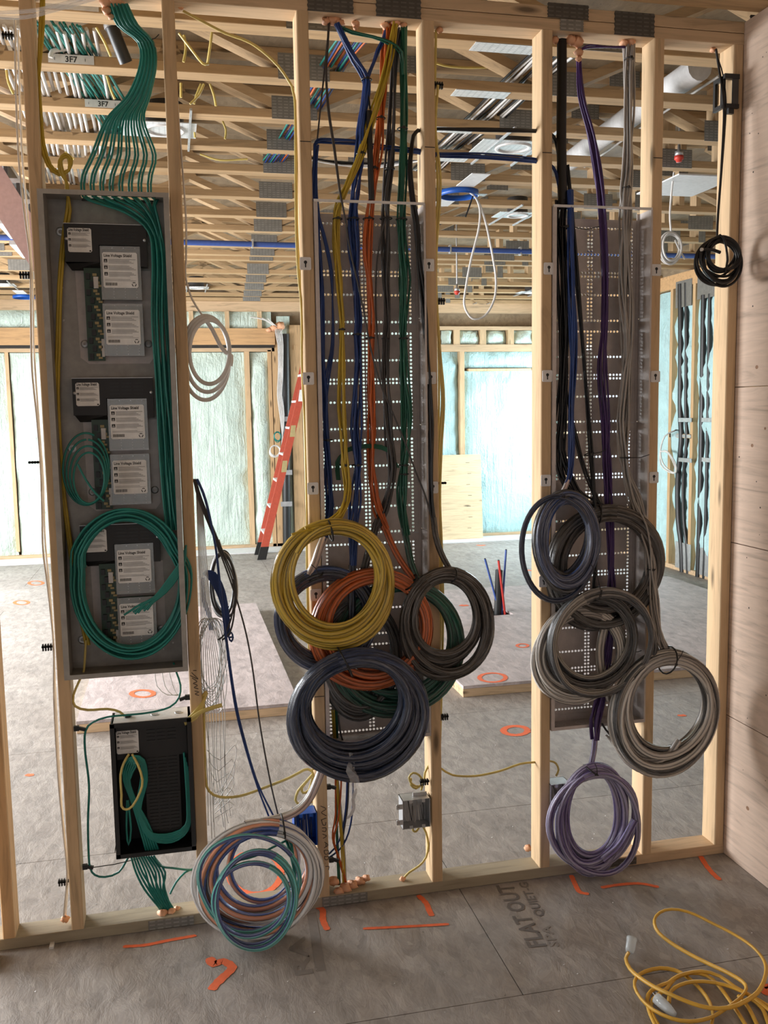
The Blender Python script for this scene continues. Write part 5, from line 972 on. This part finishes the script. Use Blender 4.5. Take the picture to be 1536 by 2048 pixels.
# extension cord
ec = thing('extension_cord', PZ(1400, 1980, 0), 'yellow extension cord loosely coiled on the floor at lower right', 'extension cord')
def EC(q, z0=.008): return [PZ(1230+a*.1992, 1780+b*.1992, z) for a, b, z in q]
L1 = [(140, 625, .03), (108, 690, .012), (150, 790, .012), (250, 880, .02), (400, 975, .03), (560, 1050, .035), (750, 1130, .03), (950, 1185, .025), (1150, 1180, .03), (1300, 1120, .03), (1430, 1030, .03), (1500, 900, .03), (1515, 760, .03), (1450, 640, .03), (1330, 530, .03), (1150, 420, .035), (950, 320, .04), (800, 245, .045), (640, 197, .05), (500, 203, .045), (412, 262, .035), (395, 340, .03), (440, 430, .02), (560, 530, .012), (760, 650, .01), (950, 745, .012), (1150, 840, .02), (1280, 920, .02), (1318, 990, .02), (1260, 1080, .02), (1100, 1200, .02), (950, 1285, .02), (750, 1320, .02), (560, 1288, .02), (380, 1200, .02), (260, 1090, .015), (197, 970, .015), (215, 880, .012), (300, 820, .012), (450, 785, .012), (600, 805, .01), (720, 870, .008), (870, 1010, .008), (950, 1130, .008), (985, 1250, .008), (960, 1400, .008)]
L2 = [(430, 1400, .008), (360, 1260, .008), (322, 1100, .01), (365, 1010, .012), (480, 950, .015), (540, 930, .015), (640, 860, .02), (860, 815, .02), (1050, 865, .015), (1200, 970, .012), (1400, 1080, .012), (1600, 1200, .012)]
L3 = [(480, 1420, .008), (395, 1290, .008), (360, 1150, .008), (420, 1060, .01), (520, 990, .012), (600, 890, .015), (760, 835, .015), (920, 860, .012), (1040, 960, .008), (1200, 1180, .008), (1340, 1400, .008)]
L4 = [(540, 1130, .008), (560, 1020, .01), (650, 955, .015), (800, 918, .02), (1000, 930, .02), (1200, 985, .018), (1400, 1090, .015), (1600, 1250, .012)]
L5 = [(1240, 1060, .012), (1340, 1180, .008), (1450, 1400, .008)]; L6 = [(1360, 1090, .012), (1480, 1190, .008), (1560, 1400, .008)]
for L in (L1, L2, L3, L4, L5, L6): cable(ec, EC(L), .0062, 'cord', 'cord', n=8, flat=(1, .75))
c = PZ(1262, 1888, .03); obj('plug', MB().lathe([(0, -.026), (.012, -.026), (.015, -.016), (.0155, .010), (.0165, .012), (.0165, .02), (.010, .022), (0, .022)], (0, 0, 0), 'x', 16), M['clearplug'], ec, (0, 0, 0)); pl = ec.children[-1]; pl.rotation_euler = (0, -.7, .9); pl.location = tuple(c-WL[ec.name])
c = PZ(1326, 2008, .022); obj('socket_end', MB().lathe([(0, -.045), (.008, -.045), (.014, -.02), (.016, .0), (.016, .025), (0, .025)], (0, 0, 0), 'y', 14), M['clearplug'], ec, (0, 0, 0)); pl = ec.children[-1]; pl.rotation_euler = (.1, 0, .25); pl.location = tuple(c-WL[ec.name])
obj('socket_core', MB().box(-.007, .007, -.03, .02, -.006, .008), M['whitec'], ec, (0, 0, 0)); pl = ec.children[-1]; pl.rotation_euler = (.1, 0, .25); pl.location = tuple(c-WL[ec.name])
for o in (-.004, .006): cable(ec, [c+np.array([o, .025, .002]), c+np.array([o-.003, .045, .006])], .0012, 'steel', 'prong', n=5)
# floor litter
pr = random.Random(21); lit = MB()
for k in range(260):
    x, y = pr.uniform(-.2, 2.4), pr.uniform(-1.4, 2.0); s = pr.uniform(.0012, .004)
    if abs(y-.045) < .06: continue
    a = pr.uniform(0, 3); lit.add([(x+s*math.cos(a), y+s*math.sin(a), .0006), (x+s*math.cos(a+2), y+s*math.sin(a+2), .0006), (x+s*math.cos(a+4), y+s*math.sin(a+4), .0006+s*.6)], [(0, 1, 2)])
lo = obj('floor_litter', lit, M['paleboard']); lo['kind'] = 'stuff'; tag(lo, 'scattered pale chips and dust specks on the subfloor', 'debris')

# ================================================================== BACK ROOM
# coloured pipes through the platform
for (m_, x0, y0, x1, y1, r, l, rr) in (('blackpipe', 995, 1242, 998, 1140, .030, 'short black pipe stub rising from the platform hole', 0), ('bluepipe', 1002, 1244, 970, 1118, .0085, 'blue pipe leaning left out of the platform hole', 0), ('redpipe', 1011, 1244, 997, 1121, .0095, 'red pipe rising from the platform hole', 0), ('bluepipe', 1003, 1238, 1012, 1100, .0085, 'blue pipe leaning right out of the platform hole', 0)):
    Yp = 3.93 if m_ == 'blackpipe' else (3.90 if m_ == 'redpipe' else 3.92)
    a, c = P(x0, y0, Yp), P(x1, y1, Yp); a[2] = .02; t = thing('water_pipe', a, l, 'pipe'); obj('tube', MB().tube(smooth_path([a, c], .1), r, 12), M[m_], t); obj('open_end', MB().tube([c, c+(c-a)*.012], r*.8, 12), M['black'], t)
# stepladder leaning by the far posts
ld = thing('ladder', (1.38, 7.7, 0), 'orange fibreglass ladder with white treads leaning by the far posts', 'ladder')
ya, yb2 = 7.56, 7.95; 
def lp(z, y): return np.array([1.38+.27*z, y, z])
for y in (ya, yb2):
    obj('rail', MB().prism([lp(.0, y)+np.array([-.045, 0, 0]), lp(.0, y)+np.array([.045, 0, 0]), lp(2.7, y)+np.array([.035, 0, 0]), lp(2.7, y)+np.array([-.035, 0, 0])], (0, .028, 0)), M['ladder'], ld); obj('foot', MB().prism([lp(.0, y-.002)+np.array([-.05, 0, 0]), lp(.0, y-.002)+np.array([.05, 0, 0]), lp(.15, y-.002)+np.array([.048, 0, 0]), lp(.15, y-.002)+np.array([-.048, 0, 0])], (0, .032, 0)), M['black'], ld)
for k in range(8):
    z = .30+k*.30; q = lp(z, ya+.028); obj('tread', MB().box(q[0]-.045, q[0]+.045, ya+.028, yb2, z-.012, z+.012), M['white_metal'], ld); obj('brace', MB().beam(q+np.array([-.03, .0, -.02]), q+np.array([-.03, .10, -.10]), .02, .004), M['white_metal'], ld)
for z in (1.05, 1.45, 1.85): q = lp(z, ya-.001); obj('sticker', MB().prism([q+np.array([-.03, 0, -.05]), q+np.array([.03, 0, -.05]), q+np.array([.045, 0, .08]), q+np.array([-.01, 0, .08])], (0, .001, 0)), M['label'] if z > 1.5 else M['comp'], ld)
# plywood sheet against the far wall
a, c = P(868, 911, 8.40), P(962, 1070, 8.40); t = thing('plywood_sheet', ((a[0]+c[0])/2, 8.4, .012), 'pale plywood sheet propped against the foam wall', 'plywood sheet'); obj('sheet', MB().prism([(a[0]-.25, 8.40, a[2]), (a[0]-.25, 8.32, .0125), (c[0], 8.32, .0125), (c[0], 8.40, a[2])], (0, .018, 0)), M['plyfar'], t)
for k in range(7):
    z = .15+k*.14; y = 8.32+.08*(z/a[2])-.0012; x = a[0]+.42+.02*(k % 2); obj('staple_mark', MB().box(x, x+.05, y-.0005, y+.0005, z, z+.004), M['marker'], t)
# drain pipe and white wires by the far posts
t = thing('drain_pipe', P(574, 1098, 8.46), 'black drain pipe standing between the far posts', 'pipe'); obj('pipe', MB().tube(smooth_path([P(574, 1098, 8.46), P(572, 900, 8.46), P(570, 668, 8.46)], .2), .052, 14), M['blackpipe'], t)
for py in (945, 838, 1008): q = P(573, py, 8.40); obj('pipe_strap', MB().box(q[0]-.07, q[0]+.07, 8.395, 8.405, q[2]-.03, q[2]+.03), M['steel'], t)
t = thing('white_wire_drop', P(556, 900, 8.38), 'white wires hanging beside the drain pipe with a small round coil', 'cables')
for k in range(5): cable(t, [P(552+k*3, 655+k, 8.4), P(551+k*3, 665, 8.38), P(556+k*2.5, 690, 8.38), P(557+k*2, 740+k*4, 8.38), P(555+k*2, 790, 8.38), P(560+k*2, 830, 8.37), P(566-k, 880+k*6, 8.37)], .006, 'whitec', n=4, step=.08)
coil(t, 550, 903, 12, 13, 4, .006, 'whitec', 80, 8.36, .85, 7, lobes=0); 
for k in range(4): cable(t, [P(500+k*12, 634+k, 8.38), P(530+k*5, 640+k*2, 8.38), P(553+k*2, 657, 8.4)], .007, 'whitec', n=4, step=.08)
t = thing('teal_wire_coil', P(553, 890, 8.38), 'little green wire coil hooked on the far post', 'wire coil'); coil(t, 555, 874, 8, 11, 3, .005, 'teal', 80, 8.37, .85, 8, lobes=0)
gapfoam([(*P(548, 656, 8.42), .05), (*P(560, 652, 8.42), .06), (*P(538, 660, 8.42), .035)], 'orange foam at the top of the far drain pipe', 33)
# pipes and wire coil on the side wall
for nm, pts, lab in (('insulated_pipe', [(1362, 568), (1363, 700), (1362, 820), (1364, 880), (1357, 960), (1358, 1040), (1364, 1090), (1366, 1150)], 'black insulated pipes bowing down the foam side wall'), ('insulated_pipe', [(1409, 590), (1407, 720), (1405, 850), (1402, 1000), (1399, 1110), (1397, 1160)], 'straight black insulated pipe on the foam side wall nearer the plywood')):
    q = [PX(x, y, 5.46) for x, y in pts]; t = thing(nm, q[-1], lab, 'pipe'); obj('pipe', MB().tube(smooth_path(q, .08), .034, 10), M['blackpipe'], t)
    obj('pipe', MB().tube(smooth_path([v+np.array([.0, -.10+.0*i, 0]) for i, v in enumerate(q)], .08), .022, 10), M['blackpipe'], t)
    for y in (840, 920): v = PX(pts[0][0], y, 5.40); obj('pipe_strap', MB().box(5.418, 5.424, v[1]-.16, v[1]+.08, v[2]-.02, v[2]+.02), M['steel'], t)
t = thing('white_wire_loop', PX(1345, 950, 5.35), 'white wire loop hooked on the foam side wall', 'wire coil')
for k in range(2): cable(t, [PX(1352, 860, 5.46), PX(1348, 862, 5.38), PX(1330, 872, 5.35), PX(1321, 900, 5.35), PX(1322+k*4, 930-k*3, 5.34), PX(1340+k*2, 945-k*2, 5.34), PX(1352, 944, 5.34), PX(1350-k*3, 925, 5.34), PX(1335, 903+k*2, 5.34), PX(1321, 903, 5.35)], .008, 'whitec', n=5, step=.05)

# ---- overhead services
def overhead(lab, px, z, n, r, mats, name='ceiling_cables', spread=.02, cat='cables', sag=.0):
    q = [PZ(x, y, z) for x, y in px]; t = thing(name, q[0], lab, cat); rr = random.Random(int(px[0][0]))
    for k in range(n):
        o = (k-(n-1)/2)*spread; cable(t, [v+np.array([o+rr.uniform(-.3, .3)*spread, 0, rr.uniform(-.006, .02)]) for v in q], r, mats[k % len(mats)], step=.08, n=5)
    return t
overhead('row of white cables lying across the trusses at upper left', [(85, 60), (118, 170), (140, 250), (150, 310), (158, 370)], 3.064, 15, .0075, ['whitec'], spread=.026)
overhead('teal cables lying across the trusses at upper left', [(110, 50), (150, 110), (195, 175), (235, 240), (262, 290)], 3.066, 16, .0055, ['teal'], spread=.011)
overhead('ribbon of teal, orange and blue cables crossing the trusses behind the blue fork', [(712, 75), (672, 130), (622, 210), (575, 285), (540, 335)], 3.07, 12, .0045, ['teal', 'blue', 'orange', 'blue'], spread=.010)
overhead('flat bundle of white and black cables crossing the trusses between the enclosures', [(1110, 110), (1050, 165), (975, 235), (905, 295), (850, 345)], 3.075, 14, .006, ['blackc', 'whitec', 'whitec', 'blackc', 'whitec'], spread=.013)
overhead('black and white cables strung across the trusses behind the middle enclosure', [(620, 318), (680, 330), (760, 333), (850, 318)], 3.05, 5, .005, ['blackc', 'whitec'], spread=.004)
for lab, pts in (('yellow cables looping over the first trusses beside the white riser', [[(358, 66, .6), (378, 92, .6), (405, 126, .62), (416, 128, .65)], [(425, 56, .6), (420, 95, .62), (415, 127, .65)], [(368, 70, .7), (372, 95, .7), (367, 124, .7)], [(408, 168, 1.1), (398, 190, 1.1), (380, 208, 1.1)], [(402, 168, 1.15), (393, 190, 1.15), (388, 208, 1.15)], [(420, 168, 1.1), (428, 190, 1.1), (432, 212, 1.1)], [(445, 242, 1.6), (452, 260, 1.6), (450, 278, 1.6)], [(388, 245, 1.6), (390, 275, 1.6)], [(400, 308, 2.0), (440, 320, 2.0), (495, 318, 2.0)], [(362, 166, 1.0), (362, 195, 1.0)]]), ('yellow cables hanging from the trusses above the grey cabinet', [[(193, 55, .55), (210, 85, .55), (222, 113, .55)], [(214, 152, 1.05), (222, 180, 1.05), (230, 198, 1.05)], [(13, 140, .9), (17, 165, .9), (27, 188, .9)], [(130, 304, 1.7), (148, 318, 1.7)]]), ('yellow cable strung below the deck between the enclosures', [[(872, 126, .95), (900, 133, .95), (960, 135, .95), (1060, 129, .95)]])):
    t = thing('yellow_ceiling_cable', P(*pts[0][0]), lab, 'cables')
    for q in pts: cable(t, [P(*v) for v in q], .0052, 'romex', n=5)
# stickers on the trusses
def sticker(px, py, ti, w, lab):
    Y = TY[ti]-.003; q = P(px, py, Y); t = thing('truss_sticker', q, lab, 'sticker'); zc = ZB+.019
    obj('tag', MB().box(q[0]-w/2, q[0]+w/2, Y, Y+.001, ZB+.004, ZB+.036), M['label'], t); mb = MB(); add_text(mb, '3F7', .030, (q[0]-.022, Y-.0006, ZB+.009), (1, 0, 0), (0, 0, 1)); obj('print', mb, M['ink'], t)
    for s in (-.06, .05): obj('print', MB().box(q[0]+s, q[0]+s+.0015, Y-.0008, Y-.0002, ZB+.014, ZB+.024), M['ink'], t)
sticker(142, 115, 5, .165, 'white 3F7 truss sticker nearer the top left'); sticker(206, 208, 6, .15, 'white 3F7 truss sticker partly behind the teal sheaf')
q = P(140, 14, TY[4]-.003); t = thing('truss_sticker', q, 'white truss sticker behind the clear tubing at the top edge', 'sticker'); obj('tag', MB().box(q[0]-.09, q[0]+.09, TY[4]-.003, TY[4]-.002, ZB+.004, ZB+.036), M['label'], t)
# white scrap of cable jacket hooked over the first sticker
t = thing('white_cable_hook', P(110, 105, .8), 'white cable bent over the truss above the first sticker', 'cable'); cable(t, [P(122, 50, .86), P(131, 75, .85), P(127, 95, .84), P(128, 100, .80)], .006, 'whitec'); cable(t, [P(138, 97, .81), P(118, 99, .80), P(104, 103, .80), P(101, 115, .80)], .009, 'whitec')
t = thing('duct_pipe', P(235, 70, .66), 'black pipe slanting down between the trusses above the teal sheaf', 'pipe'); obj('pipe', MB().tube(smooth_path([P(222, 50, .62), P(240, 95, .64), P(252, 125, .66)], .05), .024, 12), M['blackpipe'], t); obj('collar', MB().tube([P(221, 47, .62), P(224, 56, .62)], .027, 12), M['steel'], t)
# blue sprinkler main
a, c = PZ(345, 484, 2.985), PZ(1130, 505, 2.985); d = (c-a)/np.linalg.norm(c-a); a -= d*3.2; c += d*2.6; t = thing('ceiling_pipe', a, 'long blue pipe slung level under the far trusses', 'pipe'); obj('pipe', MB().tube(smooth_path([a, c], .4), .021, 10), M['bluepipe'], t)
for px, py in ((505, 488), (900, 499), (1040, 503)): v = PZ(px, py, 2.985); obj('hanger', MB().box(v[0]-.006, v[0]+.006, v[1]-.025, v[1]+.025, 2.955, 3.02), M['steel'], t)
# white duct board
q = [PZ(x, y, 3.13) for x, y in ((1400, 135), (1300, 205), (1210, 270), (1140, 322))]; t = thing('white_duct', q[0], 'white round duct running diagonally above the trusses at right', 'duct'); obj('duct', MB().tube(smooth_path(q, .2), .055, 14), M['paleboard'], t); cable(t, [v+np.array([.09, 0, -.03]) for v in q], .006, 'whitec', 'edge_wire')
# sprinkler heads
for px, py, Y, lab in ((1358, 312, 1.75, 'red-capped sprinkler head hanging at upper right'), (914, 582, 4.9, 'small red-capped sprinkler head far back')):
    q = P(px, py, Y); t = thing('sprinkler_head', q, lab, 'sprinkler'); k = 1.0; obj('body', MB().lathe([(0, .06), (.008, .06), (.009, .03), (.022, .025), (.024, 0), (0, 0)], q, 'z', 14), M['steel'], t); obj('cap', MB().lathe([(0, 0), (.025, 0), (.025, -.018), (.017, -.022), (.015, -.032), (0, -.032)], q, 'z', 14), M['redcap'], t); obj('drop_pipe', MB().tube([q+np.array([0, 0, .06]), np.array([q[0], q[1], 3.321])], .007, 8), M['steel'], t)
# recessed light frames
def can_light(px, py, lab, s=1.0, z=3.009):
    q = PZ(px, py, z); t = thing('recessed_light', q, lab, 'ceiling light', 'recessed light frames'); w = .15*s
    obj('mounting_pan', MB().box(q[0]-w*1.3, q[0]+w*.95, q[1]-w*.8, q[1]+w*.8, z+.004, z+.008), M['nailflat'], t); obj('ring', MB().lathe([(.075*s, .03), (.075*s, -.002), (.092*s, -.003), (.094*s, .004)], q, 'z', 24), M['white_metal'], t); obj('housing', MB().lathe([(.088*s, .004), (.088*s, .12), (0, .12)], q, 'z', 20), M['dgrey'], t)
    for o in (-w*.75, w*.75): obj('hanger_bar', MB().box(q[0]+o-.005, q[0]+o+.005, q[1]-.33, q[1]+.33, z-.002, z+.0075), M['steel'], t)
for a in ((1026, 297, 'recessed light frame between the two enclosures, nearest of them'), (330, 262, 'recessed light frame behind the stud by the teal sheaf'), (393, 577, 'far recessed light frame near the white cable coil', .9), (950, 612, 'farthest recessed light frame above the foam wall', .8), (4, 571, 'recessed light frame at the left edge', .9), (1062, 586, 'far recessed light frame beside the right enclosure', .8), (1035, 432, 'recessed light frame with bars left of the right enclosure', .8)): can_light(*a)
# blue ring boxes
for px, py, s, lab in ((918, 388, 1.0, 'round blue box ring hung under the trusses beside the middle enclosure'), (48, 594, 1.0, 'blue box ring at the left edge under the trusses')):
    q = PZ(px, py, 2.985); t = thing('ceiling_box_ring', q, lab, 'ceiling box'); obj('ring', MB().lathe([(.112*s, -.016), (.118*s, -.016), (.118*s, .016), (.112*s, .016), (.112*s, -.016)], q, 'z', 28), M['bluebox'], t)
    for k in (-1, 1): obj('bracket', MB().box(q[0]-.055-.0*k, q[0]+.055, q[1]+(k*.12 if k > 0 else k*.42), q[1]+(k*.42 if k > 0 else k*.12), q[2]+.016, q[2]+.02), M['paleboard'], t)
    obj('lug', MB().box(q[0]+.112, q[0]+.17, q[1]-.03, q[1]+.03, q[2]-.002, q[2]+.002), M['steel'], t)
Yr = PZ(918, 388, 2.985)[1]
t = thing('white_cable_loop', P(945, 637, Yr), 'long white cable loop hanging from the round blue ring', 'cable'); cable(t, [P(940, 385, Yr), P(952, 396, Yr), P(960, 420, Yr), P(957, 460, Yr), P(942, 520, Yr), P(931, 580, Yr), P(929, 612, Yr), P(945, 637, Yr), P(970, 631, Yr), P(988, 600, Yr), P(992, 560, Yr), P(985, 510, Yr), P(974, 455, Yr), P(963, 418, Yr), P(951, 393, Yr)], .007, 'whitec'); cable(t, [P(946, 392, Yr-.02), P(938, 415, Yr-.02), P(931, 434, Yr-.02)], .005, 'tie', 'tie_tail')
Y2 = 2.1
t = thing('white_cable_hank', P(1343, 530, Y2), 'white cable coil hanging from the trusses near the plywood wall', 'cable coil'); cable(t, [P(1348, 345, Y2), P(1343, 385, Y2), P(1340, 430, Y2), P(1342, 462, Y2)], .006, 'whitec'); coil(t, 1341, 497, 24, 33, 5, .0062, 'whitec', 85, Y2, .82, 12, lobes=0, jit=.06, wob=.05); cable(t, [P(1350, 480, Y2), P(1362, 505, Y2), P(1370, 518, Y2)], .0055, 'whitec')
q = PZ(1345, 372, 3.012); t = thing('ceiling_patch', q, 'flat white panel fixed under the trusses at upper right', 'panel'); obj('panel', MB().box(q[0]-.12, q[0]+.26, q[1]-.28, q[1]+.22, 3.006, 3.014), M['paleboard'], t)
# pink board and steel pans of the stair at far left
t = thing('stair_stringer', P(20, 420, 2.5), 'pink-primed stair stringer board slanting across the far left', 'board')
a = [P(-90, 180, 2.5), P(85, 465, 2.5), P(85, 570, 2.5), P(-90, 300, 2.5)]; obj('board', MB().prism(a[::-1], (0, .04, 0)), M['pink'], t)
for k in range(5): v = P(-25+k*26, 318+k*42, 2.62); obj('tread_pan', MB().box(v[0]-.16, v[0]+.10, 2.62, 3.1, v[2]-.012, v[2]+.012), M['nailflat'], t); obj('riser_pan', MB().box(v[0]+.08, v[0]+.10, 2.62, 3.1, v[2]-.15, v[2]-.012), M['dgrey'], t)
